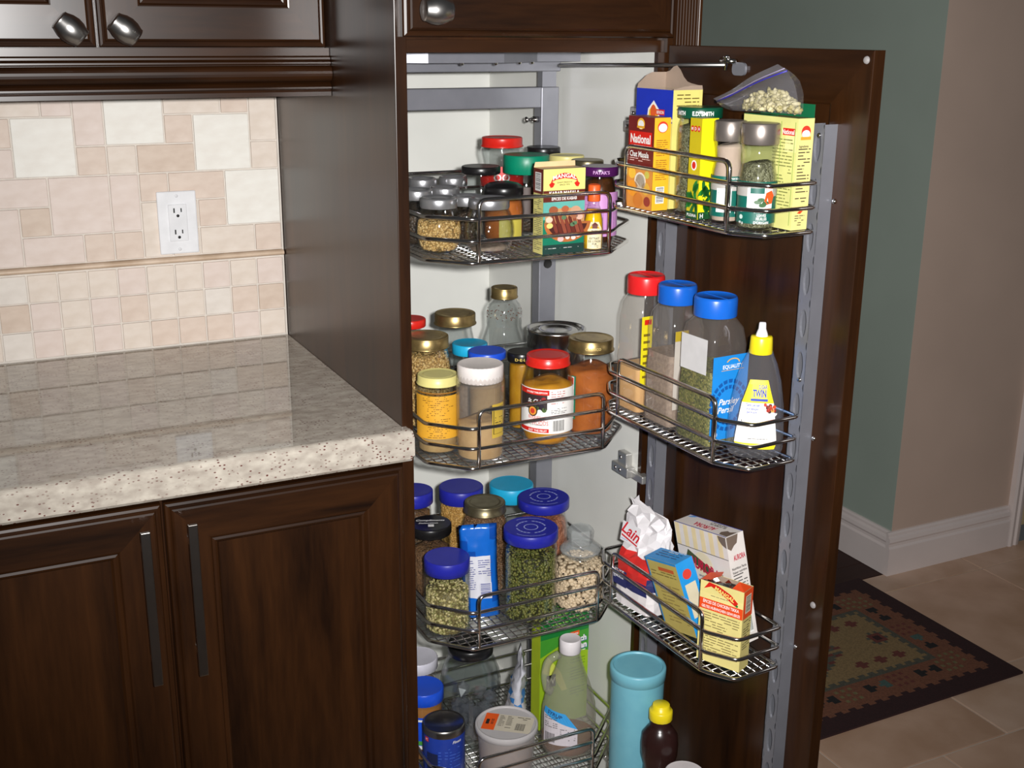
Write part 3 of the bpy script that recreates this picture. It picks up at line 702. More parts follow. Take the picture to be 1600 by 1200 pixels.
# fillings
def gm(nm, *c, **k): return grains(nm, *[s2l(*q) for q in c], **k)
CORI = [paint(196, 160, 98, .5), paint(176, 138, 80, .5), paint(206, 174, 116, .5)]
MUNG = [paint(104, 104, 44, .4), paint(88, 92, 36, .4), paint(122, 118, 56, .4)]
PEA = [paint(214, 190, 158, .5), paint(30, 22, 18, .5)]
DAL = [paint(206, 190, 138, .45), paint(182, 168, 112, .45), paint(152, 146, 88, .45)]
CHANA = [paint(196, 150, 78, .5), paint(180, 134, 66, .5)]
BROWNL = [paint(122, 88, 58, .5), paint(100, 70, 44, .5), paint(140, 104, 72, .5)]
G_CORI = gm('coriander', (120, 92, 50), (150, 118, 66), (170, 138, 84)); G_MUNG = gm('mung_shaded_bed', (30, 30, 10), (42, 42, 16), (54, 54, 22)); G_DAL = gm('lentil_shaded_bed', (96, 86, 50), (116, 104, 62), (136, 122, 76))  # mung and lentil beds coloured darker than their seeds to paint shade in the gaps
G_BROWN = gm('brown_lentil_bed', (84, 60, 38), (112, 80, 52), (140, 104, 72)); G_HERB = gm('dried_herb', (78, 76, 52), (112, 110, 80), (140, 138, 108), scale=420); G_PARS = gm('dried_parsley', (60, 66, 24), (100, 104, 42), (134, 130, 66), scale=330)
G_DARK = gm('dark_spice', (40, 30, 22), (60, 46, 34), (74, 58, 42)); G_WHITE = gm('white_grain', (190, 184, 172), (210, 204, 194), (224, 220, 210)); G_PEA = gm('pea_shaded_bed', (90, 72, 52), (110, 90, 66), (130, 108, 82), scale=150)  # pea bed colour darkened to stand in for shade between the peas
P_ORANGE = mat('orange_powder', s2l(186, 102, 34), .8, 0, s2l(160, 82, 24), scale=30, bump=.2); P_TAN = mat('tan_powder', s2l(176, 146, 98), .8, 0, s2l(160, 128, 82), scale=30, bump=.2); P_CREAM = mat('cream_powder', s2l(214, 170, 110), .8, 0, s2l(202, 156, 98), scale=20, bump=.2)
P_GREY = mat('grey_powder', s2l(150, 132, 116), .8, 0, s2l(130, 112, 98), scale=200, bump=.3); P_YEL = mat('yellow_paste', s2l(186, 136, 30), .4, 0, s2l(160, 108, 20), scale=40); P_JAM = mat('golden_powder', s2l(214, 150, 20), .7, 0, s2l(196, 128, 14), scale=40); P_BROWN = mat('brown_sauce', s2l(84, 48, 22), .3, 0, s2l(56, 30, 14), scale=60)
RED = paint(206, 36, 26, .3); BLUE = paint(34, 38, 150, .35); BRBLUE = paint(24, 78, 206, .35); CYAN = paint(30, 164, 208, .35); TEAL = paint(0, 128, 96, .4); CREAM = paint(214, 204, 130, .4); LIDBLK = paint(22, 21, 22, .3); SILVER = mat('silver_lid', (.50, .50, .52), .32, .85)
OLIVE = mat('tarnished_lid', (.24, .21, .13), .35, .85, (.17, .14, .08), scale=50)

# --- top basket
Z = 1.162; G7 = 'silver-lidded globe spice jars'
for lb, (x, y), r, h, fl_, sd in [
    ('globe glass jar with silver lid, filled with coriander seeds', (.0865, -.566), .0352, .083, (.62, G_CORI), (.0021, CORI, (1, 1, 1))),
    ('empty globe glass jar with silver lid beside the coriander jar', (.157, -.594), .0385, .082, (.10, P_GREY), None),
    ('globe glass jar with silver lid tucked against the pantry side behind the coriander jar', un(652, 297, y=-.497)[:2], .0275, .087, (.6, G_DARK), None),
    ('globe glass jar with silver lid directly behind the coriander jar', un(695, 293, y=-.478)[:2], .0275, .086, (.5, G_BROWN), None),
    ('globe glass jar with silver lid directly behind the empty globe jar', un(729, 305, y=-.528)[:2], .0235, .078, (.7, G_DARK), None),
    ('globe glass jar with silver lid in the rear row near the pantry side', un(660, 278, y=-.40)[:2], .0260, .091, (.6, G_DARK), None),
    ('globe glass jar with silver lid in the rear row near the black-lidded jar', un(708, 277, y=-.398)[:2], .021, .091, (.5, G_BROWN), None)]:
    jar('spice_jar', lb, 'jar', float(x), float(y), Z, r, h, SILVER, .0155, max(r*.80, .0235), 'globe', fill=fl_, group=G7, style='silver', seeds=sd)
def std(l, r_, yt, Y, name, lab, z=None, yb=None, k=1., nud=(0, 0), **kw):
    x, y, r, h = by_y(l, r_, yt, Z, Y) if yb is None else by_bot(l, r_, yt, yb, Z+.003)
    x += nud[0]; y += nud[1]
    return jar(name, lab, 'jar', x, y, Z, r*k, h-(.0028 if yb is None else 0), **kw), r*k, h, x, y
std(719, 784, 259, -.452, 'glass_jar', 'small glass jar with black lid beside the green-lidded jar', lid=LIDBLK, lh=.012, lr=.0315, shape='round', fill=(.55, P_GREY), k=.96)
t, r, h, x, y = std(752, 822, 290, -.525, 'glass_jar', 'squat jar with dark domed lid, orange spice inside', lid=LIDBLK, lh=.014, lr=.031, shape='round', fill=(.78, P_ORANGE), style='dome', k=.93)
label_on(t, r, .012, .04, .02, paint(186, 172, 72), a0=.4)
t, r, h, x, y = std(750, 819, 214, -.3735, 'glass_jar', 'tall glass jar with red lid and red band at the rear', lid=RED, lh=.016, lr=.035, shape='waist', fill=(.3, P_GREY), style='bead')
label_on(t, r*.97, h*.45, h*.68, r*1.4, paint(210, 40, 34), lambda p: p.text('OO', 0, h*.56, .012, WHITE))
t, r, h, x, y = std(786, 859, 241, -.453, 'glass_jar', 'jar with tall green lid and dark label', lid=TEAL, lh=.03, lr=.0375, shape='round', fill=(.5, G_DARK), style='knurl', k=.97)
label_on(t, r, h*.2, h*.6, r*1.5, paint(58, 36, 26))
std(822, 876, 229, -.366, 'glass_jar', 'jar with flat black lid standing against the grey post', lid=LIDBLK, lh=.013, lr=.0295, shape='straight', fill=(.7, G_DARK), k=.97)
std(857, 914, 242, -.438, 'glass_jar', 'jar with cream yellow lid behind the kabab masala box', lid=CREAM, lh=.013, lr=.030, shape='straight', fill=(.7, P_TAN), style='bead', k=.9)
std(893, 943, 249, -.499, 'glass_jar', 'jar with dull grey lid behind the purple-lidded jar', lid=OLIVE, lh=.013, lr=.0265, shape='straight', fill=(.7, G_BROWN), k=.93)
t = jar('sauce_jar', 'dark sauce jar with purple lid and pink label', 'jar', .3425, -.602, Z, .0283, .122, paint(70, 22, 78, .25), .014, .0292, 'round', fill=(.86, P_BROWN), style='plain', aim=.1)
PINK = paint(196, 140, 196)
def dr(p):
    p.fine(-.036, .06, -.006, .08, paint(130, 80, 140), .003); p.bars(.002, .022, .026, .058, PINK, INK, horiz=True); p.fine(-.03, .022, -.004, .056, paint(140, 90, 150), .003)
label_on(t, .0283, .016, .084, .042, PINK, dr)
lb = MB(); cyl_print(lb, .0293).text("PATAK'S", 0, .1145, .005, paint(200, 150, 205), w=.026); obj('lid_lettering', lb, None, t)
# kabab masala carton
def carton(name, label, loc, rz, w, d, h, cols, flap=None, tilt=None, cat='box'):
    t = thing(name, label, cat, loc, rz)
    if tilt: t.rotation_euler = tilt
    b = MB(); x, y = w/2, d/2
    v = [(-x, -y, 0), (x, -y, 0), (x, y, 0), (-x, y, 0), (-x, -y, h), (x, -y, h), (x, y, h), (-x, y, h)]
    for f, c in (((0, 1, 5, 4), cols[0]), ((3, 0, 4, 7), cols[1]), ((1, 2, 6, 5), cols[2]), ((2, 3, 7, 6), cols[1]), ((3, 2, 1, 0), cols[0])): b.add(v, [f], c)
    if cols[3]: b.add(v, [(4, 5, 6, 7)], cols[3])
    else:                                     # open carton: inner faces
        g = .0008; kraft = paint(150, 132, 116)
        vi = [(-x+g, -y+g, h*.3), (x-g, -y+g, h*.3), (x-g, y-g, h*.3), (-x+g, y-g, h*.3), (-x+g, -y+g, h), (x-g, -y+g, h), (x-g, y-g, h), (-x+g, y-g, h)]
        b.add(vi, [(4, 5, 1, 0), (7, 4, 0, 3), (5, 6, 2, 1), (6, 7, 3, 2), (0, 1, 2, 3)], kraft)
    body = obj('carton_body', b, None, t)
    pb = {k: MB() for k in ('front', 'left', 'right', 'top')}; P = dict(front=plane_print(pb['front'], (-x, -y, 0), (1, 0, 0), (0, 0, 1)), left=plane_print(pb['left'], (-x, y, 0), (0, -1, 0), (0, 0, 1)), right=plane_print(pb['right'], (x, -y, 0), (0, 1, 0), (0, 0, 1)), top=plane_print(pb['top'], (-x, -y, h), (1, 0, 0), (0, 1, 0)))
    return t, pb, P
def face_prints(pb, t):
    for k, b in pb.items():
        if b.v: obj('panel_print', b, None, t)
YEL = paint(232, 222, 128); MARO = paint(96, 34, 22); GRN = paint(16, 116, 88)
t, pb, P = carton('spice_carton', 'kabab masala carton with pale yellow top panel and kebab picture', (.252, -.6385, Z+.0032), .02, .071, .030, .1265, [GRN, paint(206, 196, 120), YEL, paint(214, 184, 140)])
f = P['front']; f.rect(0, .095, .071, .1265, YEL, 1); f.rect(0, .078, .071, .095, MARO, 1); f.rect(0, .052, .071, .078, paint(96, 170, 160), 1); f.rect(0, 0, .071, .014, paint(28, 58, 52), 1)
f.poly([(.012, .107), (.016, .114), (.026, .119), (.0355, .1205), (.045, .119), (.055, .114), (.059, .107), (.050, .1105), (.0355, .1125), (.021, .1105)], RED, 2); f.poly([(.009, .104), (.014, .108), (.019, .105), (.016, .100), (.012, .099)], RED, 2); f.poly([(.062, .104), (.057, .108), (.052, .105), (.055, .100), (.059, .099)], RED, 2)
f.text('MANGAL', .0355, .1165, .0058, WHITE, 3, w=.040, arch=.0035, bold=.03); f.text('QUALITY PRODUCTS', .0355, .1065, .002, INK, 3, w=.026); f.text('SINCE 1973', .0355, .103, .002, INK, 3, w=.017)
f.text('KABAB MASALA', .0355, .0905, .0062, WHITE, 3, w=.052, bold=.035); f.text('ÉPICES DE KABAB', .0355, .0825, .0042, WHITE, 3, w=.043)
f.ell(.042, .046, .040, .029, paint(176, 102, 52), 2, 24, PI*.98, PI*2.05); f.poly([(.003, .046), (.071, .046), (.071, .062), (.058, .068), (.02, .068), (.004, .060)], paint(190, 140, 92), 2); f.ell(.042, .046, .034, .023, paint(70, 30, 26), 3, 24, PI, 2*PI)
rk = random.Random(3); KB = [paint(120, 54, 40), paint(98, 40, 30), paint(138, 70, 50)]
for i in range(7):
    cx = .018+i*.0078; f.poly([(cx+a*.0031*math.cos(0)-b_*.35, .047-i*.0012+b_) for a, b_ in ((-1, -.012), (-.5, -.0155), (.5, -.0155), (1, -.012), (1, .011), (.4, .014), (-.4, .014), (-1, .011))], KB[i % 3], 4+i % 2)
for cx, cy_, q, c in ((.010, .052, .006, paint(222, 196, 170)), (.011, .043, .0055, paint(224, 206, 120)), (.017, .066, .008, paint(150, 84, 52)), (.037, .067, .0065, paint(168, 92, 58)), (.055, .064, .009, paint(196, 150, 120)), (.053, .056, .006, paint(160, 100, 70)), (.062, .054, .006, paint(216, 176, 156)), (.030, .022, .0055, paint(214, 176, 172)), (.042, .024, .004, paint(230, 214, 206)), (.052, .023, .0042, paint(230, 214, 206)), (.060, .026, .0038, paint(226, 208, 200))): f.ell(cx, cy_, q, q*.75, c, 6, 12)
for cx, cy_ in ((.035, .054), (.054, .045), (.050, .043)): f.ell(cx, cy_, .0045, .0032, paint(90, 120, 86), 7, 7)
f.fine(.004, .003, .030, .009, WHITE, .003); f.fine(.036, .003, .062, .009, WHITE, .003)
l_ = P['left']; l_.rect(0, .09, .030, .1265, MARO, 1); l_.bars(.006, .094, .024, .121, WHITE, INK, 2, horiz=True); l_.fine(.003, .004, .027, .088, DGREY, .0028)
face_prints(pb, t)
obj('lid_flap', MB().add([(-.0355, .015, .1267), (.0355, .015, .1267), (.034, .0135, .1345), (-.034, .0135, .1345)], [(0, 1, 2, 3)]).add([(-.0355, .0154, .1267), (.0355, .0154, .1267), (.034, .0139, .1345), (-.034, .0139, .1345)], [(3, 2, 1, 0)]), paint(226, 196, 150), t)
# lemon extract bottle
t = thing('extract_bottle', 'small lemon extract bottle with orange cap and cream label', 'bottle', (.3125, -.6385, Z+.0028), face(.31, -.64)+.15)
bp_ = [(0, 0), (.0145, 0), (.0155, .002), (.0155, .03), (.0145, .046), (.0115, .060), (.0085, .068), (.0082, .078)]
obj('glass_body', MB().lathe(bp_, 8 if 0 else 28), CLEAR, t); obj('liquid', MB().lathe([(0, .002)]+[(q-.0012, max(z, .002)) for q, z in bp_[1:6]]+[(.0105, .062), (0, .062)], 28), mat('yellow_liquid', s2l(226, 186, 20), .15, 0, s2l(214, 150, 10), scale=30), t)
make_lid(t, .0095, .074, .099, paint(232, 96, 40, .35), 'knurl')
CRM = paint(228, 216, 176)
def dr(p):
    p.poly([(-.004, .034), (-.004, .039), (-.0055, .039), (0, .044), (.0055, .039), (.004, .039), (.004, .034)], MARO, 1); p.text('PURE', 0, .030, .0028, INK, w=.010); p.text('EXTRAIT', 0, .019, .0032, INK, w=.015); p.text('DE CITRON', 0, .0145, .003, INK, w=.019); p.text('PUR', 0, .0105, .003, INK, w=.007); p.fine(-.006, .003, .006, .008, DGREY, .0022)
label_on(t, .0156, .003, .034, .0115, CRM, dr); b = MB(); p = cyl_print(b, .0157); p.poly([(-.0115, .034), (.0115, .034), (.006, .044), (-.006, .044)], CRM); obj('paper_label', b, None, t)

# --- middle basket
Z = .844
std(622, 660, 497, -.365, 'glass_jar', 'jar with red gold-printed lid mostly hidden behind the cabinet side', lid=RED, lh=.014, shape='straight', fill=(.6, G_DARK), k=.97, lr=.0265)
t, r, h, x, y = std(628, 708, 523, 0, 'glass_jar', 'large gold-lidded jar full of coriander seeds', yb=676, lid=GOLD, lh=.020, lr=.0375, shape='round', fill=(.84, G_CORI), style='bead', seeds=(.0022, CORI, (1, 1, 1)))
std(672, 750, 488, -.3705, 'glass_jar', 'gold-lidded clear jar in the rear row beside the ornate jar', lid=GOLD, lh=.020, lr=.036, shape='round', fill=(.25, P_GREY), style='bead', k=.80)
x, y, r, h = by_y(746, 830, 448, Z, -.380)
t = thing('ornate_jar', 'bell-shaped ribbed clear glass jar with small gold lid', 'jar', (x, y, Z+.0028), face(x, y)); hb = h-.003
pf_ = [(0, 0), (.8, 0), (.92, .02), (.96, .08), (.93, .2), (.97, .30), (1, .36), (.97, .44), (.86, .54), (.74, .62), (.64, .69), (.66, .75), (.67, .82), (.58, .88), (.44, .92), (.43, 1)]
obj('glass_body', MB().lathe(wall([(a*r, b_*(hb-.006)) for a, b_ in pf_], .002), 60, rfun=lambda q, z, a, i: q*(1+.022*math.cos(12*a)*(1 if .3 < z/hb < .72 else .2))), CLEAR, t)
make_lid(t, r*.50, hb-.019, hb, OLIVE if 0 else GOLD, 'bead'); obj('residue', MB().lathe([(0, .004), (r*.85, .004), (r*.86, .014), (0, .016)], 30), G_DARK, t)
P_ = [(q*math.sin(a), -q*math.cos(a), hb*.8+random.uniform(-.012, .006)) for a, q in [(random.uniform(0, 6.28), r*.64) for _ in range(50)]]; scatter('clinging_flakes', np.array(P_), .0011, [paint(110, 60, 30)], t)
x, y, r, h = by_y(821, 920, 513, Z, -.455)
t = thing('steel_canister', 'round stainless steel canister with concentric ringed lid', 'canister', (x-.003, y-.003, Z+.0028), face(x, y)); r = .0505
SS = mat('stainless', (.62, .61, .60), .2, 1.)
obj('canister_body', MB().lathe([(0, 0), (r*.95, 0), (r*.96, .002), (r*.96, h-.03)], 48), SS, t)
obj('lid', MB().lathe([(r*.97, h-.034), (r, h-.033), (r, h-.006), (r*1.02, h-.004), (r*1.02, h-.001), (r*.99, h), None, (r*.93, h-.001), (r*.88, h-.005), None, (r*.74, h-.005), (r*.70, h-.002), (r*.52, h-.002), (r*.47, h-.005), (r*.3, h-.005), (0, h-.0045)], 48), SS, t)
std(703, 765, 535, -.4405, 'glass_jar', 'jar with turquoise lid behind the bright blue lid', lid=CYAN, lh=.018, lr=.0298, shape='straight', fill=(.7, P_GREY), style='knurl', k=.85)
t, r, h, x, y = std(727, 795, 547, -.503, 'glass_jar', 'jar with bright blue lid behind the white-lidded shaker', lid=BRBLUE, lh=.012, lr=.0312, shape='round', fill=(.8, P_TAN), k=.88)
t, r, h, x, y = std(791, 837, 548, 0, 'glass_jar', 'narrow jar of yellow chunks with black gold-lettered lid', yb=674, lid=LIDBLK, lh=.016, lr=.0242, shape='straight', fill=(.88, P_YEL), k=.93)
lb = MB(); cyl_print(lb, .0256).text('D·E·L·I', 0, h-.009, .0045, paint(206, 180, 90), w=.022); obj('lid_lettering', lb, None, t)
t, r, h, x, y = std(649, 716, 584, 0, 'glass_jar', 'jar with cream lid and mustard-yellow text label', yb=713, nud=(.0035, .001), lid=CREAM, lh=.015, lr=.0325, shape='straight', fill=(.30, P_TAN), style='bead')
MUS = paint(214, 158, 46)
def dr(p):
    p.rect(-r*1.2, h*.84-.004, r*1.2, h*.84-.002, paint(150, 100, 30), 1)
    for i in range(22):
        wd = .026*random.uniform(.5, 1); p.fine(-wd, h*.80-i*.0033-.0034, wd, h*.80-i*.0033, paint(110, 74, 26), .0032, seed=i)
label_on(t, r, h*.22, h*.78, r*1.35, MUS, dr)
t, r, h, x, y = std(713, 788, 567, 0, 'plastic_shaker', 'clear plastic shaker of tan powder with white lid', yb=724, lid=paint(226, 218, 214, .45), lh=.026, lr=.0355, shape='tall', gl=PLAST, fill=(.42, P_TAN), style='knurl')
label_on(t, r, h*.26, h*.62, .013, paint(190, 160, 60), lambda p: (p.rect(-.011, h*.30, .011, h*.59, paint(96, 84, 40), 1), p.rect(-.0095, h*.305, .0095, h*.585, paint(190, 160, 60), 2), p.fine(-.008, h*.33, .008, h*.56, INK, .004, 3)), a0=.85)
t, r, h, x, y = std(813, 895, 553, 0, 'jam_jar', 'red-lidded fruit spread jar with berry picture label', yb=701, lid=RED, lh=.016, lr=.0352, shape='round', fill=(.72, P_JAM), style='bead')
def dr(p):
    a, b_ = h*.17, h*.68
    p.rect(-r*1.3, b_-.010, .003, b_-.0015, RED, 1); p.text('DOUBLE TABLESPOON', -.018, b_-.006, .003, WHITE, 2, w=.036)
    p.rect(-r*1.3, b_-.034, .0, b_-.010, paint(50, 40, 40), 1)
    for k in range(12): p.ell(-.004-random.random()*.02, b_-.016-random.random()*.022, .004, .004, paint(*random.choice([(60, 22, 34), (36, 26, 40), (150, 30, 34), (70, 96, 40)])), 2, 10)
    p.text('St. Clair', -.020, b_-.020, .006, WHITE, 4, w=.026, shear=.3); p.ell(-.024, b_-.037, .0085, .009, paint(50, 44, 30), 3); p.ell(-.024, b_-.037, .0066, .007, paint(224, 150, 60), 4); p.ell(-.024, b_-.037, .004, .0045, paint(196, 60, 40), 5)
    p.text('BERRIES', -.021, a+.027, .0055, RED, 2, w=.022, bold=0); p.text('WOODS', -.012, a+.018, .0075, RED, 2, w=.028, bold=0); p.fine(-.03, a+.010, .0, a+.0145, DGREY, .0024)
    p.rect(-r*1.3, a+.002, .003, a+.0085, RED, 1); p.text('JUST THE FRUIT', -.016, a+.005, .0034, WHITE, 2, w=.032)
    p.fine(.006, b_-.030, .030, b_-.004, paint(186, 90, 84), .0038); p.fine(.006, b_-.045, .034, b_-.032, DGREY, .0026); p.bars(.008, a+.002, .030, a+.024, WHITE, INK)
label_on(t, r, h*.17, h*.68, r*1.35, WHITE, dr)
t, r, h, x, y = std(885, 964, 527, 0, 'glass_jar', 'gold-lidded embossed jar of orange-brown spice powder', yb=684, nud=(-.004, .004), lid=GOLD, lh=.021, lr=.0375, shape='mason', fill=(.72, P_ORANGE), style='bead')
lb = MB(); cyl_print(lb, .0385).text('CLASSICO', .004, h-.011, .0042, paint(214, 190, 120), w=.026); obj('lid_lettering', lb, None, t)
label_on(t, r, h*.18, h*.64, .010, GRN, lambda p: (p.rect(-.009, h*.19, .007, h*.63, WHITE, 1), p.bars(-.008, h*.21, .0055, h*.40, WHITE, INK, 2, horiz=True), p.rect(-.008, h*.55, .006, h*.62, RED, 2)), a0=-.82)
eb = MB(); p = cyl_print(eb, r-.0002, .45); 
for k in range(7): p.rect(-.003 if k % 2 else -.005, h*.2+k*.0115, .003 if k % 2 else .005, h*.2+k*.0115+.0016, CLEAR, 2)
obj('measure_marks', eb, paint(206, 140, 70), t)

# --- lower basket
Z = .535
std(617, 675, 765, -.378, 'glass_jar', 'blue-lidded jar half hidden behind the cabinet side', lid=BLUE, lh=.024, lr=.0345, shape='straight', fill=(.8, G_BROWN), k=.94)
std(684, 757, 759, -.376, 'glass_jar', 'blue-lidded jar of split yellow peas in the rear row', lid=BLUE, lh=.026, lr=.040, shape='straight', fill=(.88, gm('split_peas', (170, 124, 56), (196, 152, 82), (210, 170, 104))), k=.95, seeds=(.0028, CHANA, (1, 1, .6)))
std(763, 835, 755, -.386, 'glass_jar', 'jar with tall turquoise lid in the rear row', lid=CYAN, lh=.028, lr=.0405, shape='straight', fill=(.4, P_GREY), k=.93)
std(718, 797, 783, -.468, 'mason_jar', 'mason jar of brown lentils with tarnished gold lid', lid=OLIVE, lh=.018, lr=.0365, shape='mason', fill=(.92, G_BROWN), style='bead', k=.95, seeds=(.0022, BROWNL, (1, 1, .55)))
RINGW = paint(150, 160, 214)
def lidprint(t, r, z):
    b = MB(); p = plane_print(b, (0, 0, z), (1, 0, 0), (0, 1, 0))
    for q0, q1 in ((r*.23, r*.27), (r*.50, r*.56)):
        for k in range(24):
            if q0 > r*.3 and k % 6 == 0: continue
            a, c = 2*PI*k/24, 2*PI*(k+.8 if q0 > r*.3 else k+1)/24
            p.poly([(q0*math.cos(a), q0*math.sin(a)), (q1*math.cos(a), q1*math.sin(a)), (q1*math.cos(c), q1*math.sin(c)), (q0*math.cos(c), q0*math.sin(c))], RINGW, 1)
    for s in (1, -1):
        for k in range(-9, 10):
            a = s*PI/2+k*.075; c = a+.05
            p.poly([(r*.78*math.cos(a), r*.78*math.sin(a)), (r*.82*math.cos(a), r*.82*math.sin(a)), (r*.82*math.cos(c), r*.82*math.sin(c)), (r*.78*math.cos(c), r*.78*math.sin(c))], RINGW, 1)
    obj('lid_print', b, RINGW, t)
t, r, h, x, y = std(806, 893, 776, -.492, 'glass_jar', 'blue printed-lid jar of pinkish lentils behind the mung bean jar', lid=BLUE, lh=.018, lr=.0455, shape='round', fill=(.8, gm('pink_lentils', (140, 84, 60), (170, 104, 76), (186, 124, 94))), k=.92); lidprint(t, .0455, h-.0026)
t, r, h, x, y = std(637, 708, 817, -.447, 'glass_jar', 'jar with black white-scripted lid and beige grain', lid=LIDBLK, lh=.017, lr=.0365, shape='straight', fill=(.7, G_BROWN), k=.88)
b = MB(); p = plane_print(b, (0, 0, h-.0026), (1, 0, 0), (0, 1, 0)); p.text('Compliments', 0, .010, .007, WHITE, 1, w=.05, shear=.3); p.text('Selection', -.004, -.002, .005, WHITE, 1, w=.034, shear=.3); p.rect(-.004, -.018, .006, -.008, WHITE, 1); obj('lid_print', b, WHITE, t)
t, r, h, x, y = std(659, 733, 870, 0, 'glass_jar', 'blue-lidded plastic jar of pale green split beans', yb=1000, nud=(.0045, .001), lid=BLUE, lh=.024, lr=.0375, shape='tall', gl=PLAST if 0 else CLEAR, fill=(.62, G_DAL), seeds=(.0033, DAL, (1, .8, .6)))
t, r, h, x, y = std(785, 870, 823, 0, 'glass_jar', 'large blue printed-lid jar of green mung beans', yb=980, lid=BLUE, lh=.020, lr=.0455, shape='straight', fill=(.76, G_MUNG), seeds=(.0025, MUNG, (1.15, 1, 1)), k=.985); lidprint(t, .0455, h-.0006)
x, y, r, h = by_bot(868, 949, 823, 960, Z+.003); x -= .0035; y += .0035
t = thing('stopper_jar', 'glass jar with faceted glass stopper, filled with black-eyed peas', 'jar', (x, y, Z+.0028), face(x, y)); hb = h*.68
pfj = [(0, 0), (r*.82, 0), (r*.92, .003), (r, hb*.14), (r, hb*.7), (r*.94, hb*.86), (r*.80, hb*.95), (r*.78, hb)]
obj('glass_body', MB().lathe(wall(pfj, .0018), 40), CLEAR, t)
obj('contents', MB().lathe([(0, .003)]+[(q-.004, max(z, .003)) for q, z in pfj[1:5]]+[(r*.9, hb*.8), (0, hb*.86)], 32), G_PEA, t)
P_ = []
for k in range(900):
    a = random.uniform(0, 6.283); z = random.uniform(.004, hb*.8); q = rad_at(pfj, z)-.0045; P_.append((q*math.sin(a), -q*math.cos(a), z))
for k in range(150):
    a = random.uniform(0, 6.283); q = r*.85*math.sqrt(random.random()); P_.append((q*math.sin(a), -q*math.cos(a), hb*.82))
scatter('contents_seeds', np.array(P_), .0044, PEA, t, (1.25, .9, .85), 5, eye=1)
obj('stopper', MB().lathe([(r*.55, hb-.008), (r*.60, hb+.001), (r*.78, hb+.002), (r*.80, hb+.006), (r*.70, hb+.010), (r*.40, hb+.014)], 40).lathe([(r*.40, hb+.014), (r*.48, hb+.018), (r*.52, h-.008), (r*.46, h-.002), (0, h)], 8, smooth=False), glass('cut_glass', (.84, .86, .86), 1.7, .04, .16, (.8, .82, .82)), t)

# --- bottom basket
Z = .236
t, r, h, x, y = std(625, 681, 1025, -.392, 'plastic_jar', 'jar with white plastic lid half hidden by the base cabinet', lid=paint(206, 204, 214, .4), lh=.022, lr=.036, shape='straight', gl=PLAST, fill=(.7, P_GREY), style='knurl')
t, r, h, x, y = std(630, 690, 1072, -.476, 'plastic_jar', 'peanut butter jar with bright blue lid and blue label', nud=(.0025, 0), lid=BRBLUE, lh=.024, lr=.035, shape='tall', fill=(.95, mat('peanut_butter', s2l(176, 118, 58), .5)), style='knurl')
label_on(t, r, h*.2, h*.66, r*1.6, BRBLUE, lambda p: (p.rect(-r*1.6, h*.60, r*1.6, h*.63, WHITE, 1), p.rect(-r*1.6, h*.26, r*1.6, h*.32, paint(70, 150, 60), 1), p.rect(-r*1.6, h*.20, r*1.6, h*.25, WHITE, 1)))
x, y, r, h = by_y(684, 786, 1012, Z, -.468)
t = thing('storage_jar', 'large empty ribbed glass storage jar with dark lid', 'jar', (x, y, Z+.0028), face(x, y)); r *= .93; H = h-.004
pfs = [(0, 0), (.9, 0), (.97, .012), (.98, .06), (.955, .075), (.98, .09), (1, .5), (1, .58), (.97, .595), (1, .61), (1, .68), (.96, .70), (.975, .72), (.96, .76), (.82, .88), (.72, .93), (.70, .95), (.70, 1)]
obj('glass_body', MB().lathe(wall([(a*r, b_*H) for a, b_ in pfs], .003), 48), glass('thick_jar_glass', (.88, .90, .90), 1.65, .05), t)
obj('lid', MB().lathe([(r*.735, H-.006), (r*.75, H-.005), (r*.75, H+.010), (r*.70, H+.013), (0, H+.013)], 40), LIDBLK, t)
CR = glass('crumpled_film', (.80, .80, .82), 1.5, .1, .16, (.45, .45, .48))
b = MB(); V_, F_ = ico()
for k in range(46):
    a = random.uniform(0, 6.28); q = r*.78*math.sqrt(random.random()); sc = random.uniform(.008, .016); c = np.array([q*math.sin(a), -q*math.cos(a), random.uniform(.014, H*.45)]); b.add((V_*sc*np.random.uniform(.5, 1.3, V_.shape)+c).tolist(), F_)
obj('crumpled_bag', b, CR, t)
x, y, r, h = by_y(657, 728, 1126, Z, -.556); r *= .94; x += .001
t = thing('coffee_tin', 'blue printed tin with plain steel top', 'tin', (x, y, Z+.0028), face(x, y)); TB = paint(34, 62, 158, .3); h -= .003
obj('tin_body', MB().lathe([(0, 0), (r*.97, 0), (r, .002), (r, h-.012)], 44), TB, t)
obj('tin_top', MB().lathe([(r*1.005, h-.014), (r*1.005, h-.005), (r*.98, h-.001), (r*.94, h), (r*.90, h-.003), (0, h-.0035)], 44), mat('tin_steel', (.42, .40, .37), .28, 1.), t)
b = MB(); p = cyl_print(b, r+.0003); p.rect(-r*1.0, h*.78, -r*1.0+.008, h*.86, RED, 1); p.text('PC', -r*1.0+.004, h*.82, .004, WHITE, 2, w=.005); p.text('Finest', .024, h*.80, .005, WHITE, 1, w=.018, shear=.3); p.fine(-.01, h*.3, .03, h*.7, paint(60, 92, 184), .006); p.rect(-r*.9, h*.2, -r*.3, h*.6, paint(26, 34, 70), 1); obj('tin_print', b, None, t)
x, y, r, h = by_y(735, 843, 1129, Z, -.605); r *= .91
t = thing('deli_tub', 'frosted plastic deli tub of brown grain with price sticker on its lid', 'tub', (x+.003, y, Z+.0028), face(x, y)); h -= .003
obj('tub_body', MB().lathe([(0, 0), (r*.80, 0), (r*.82, .002), (r*.93, h-.008)], 44), FROST, t)
obj('contents', MB().lathe([(0, .003), (r*.77, .003), (r*.86, h*.55), (0, h*.57)], 36), gm('bran', (110, 70, 36), (140, 94, 52), (160, 112, 66)), t)
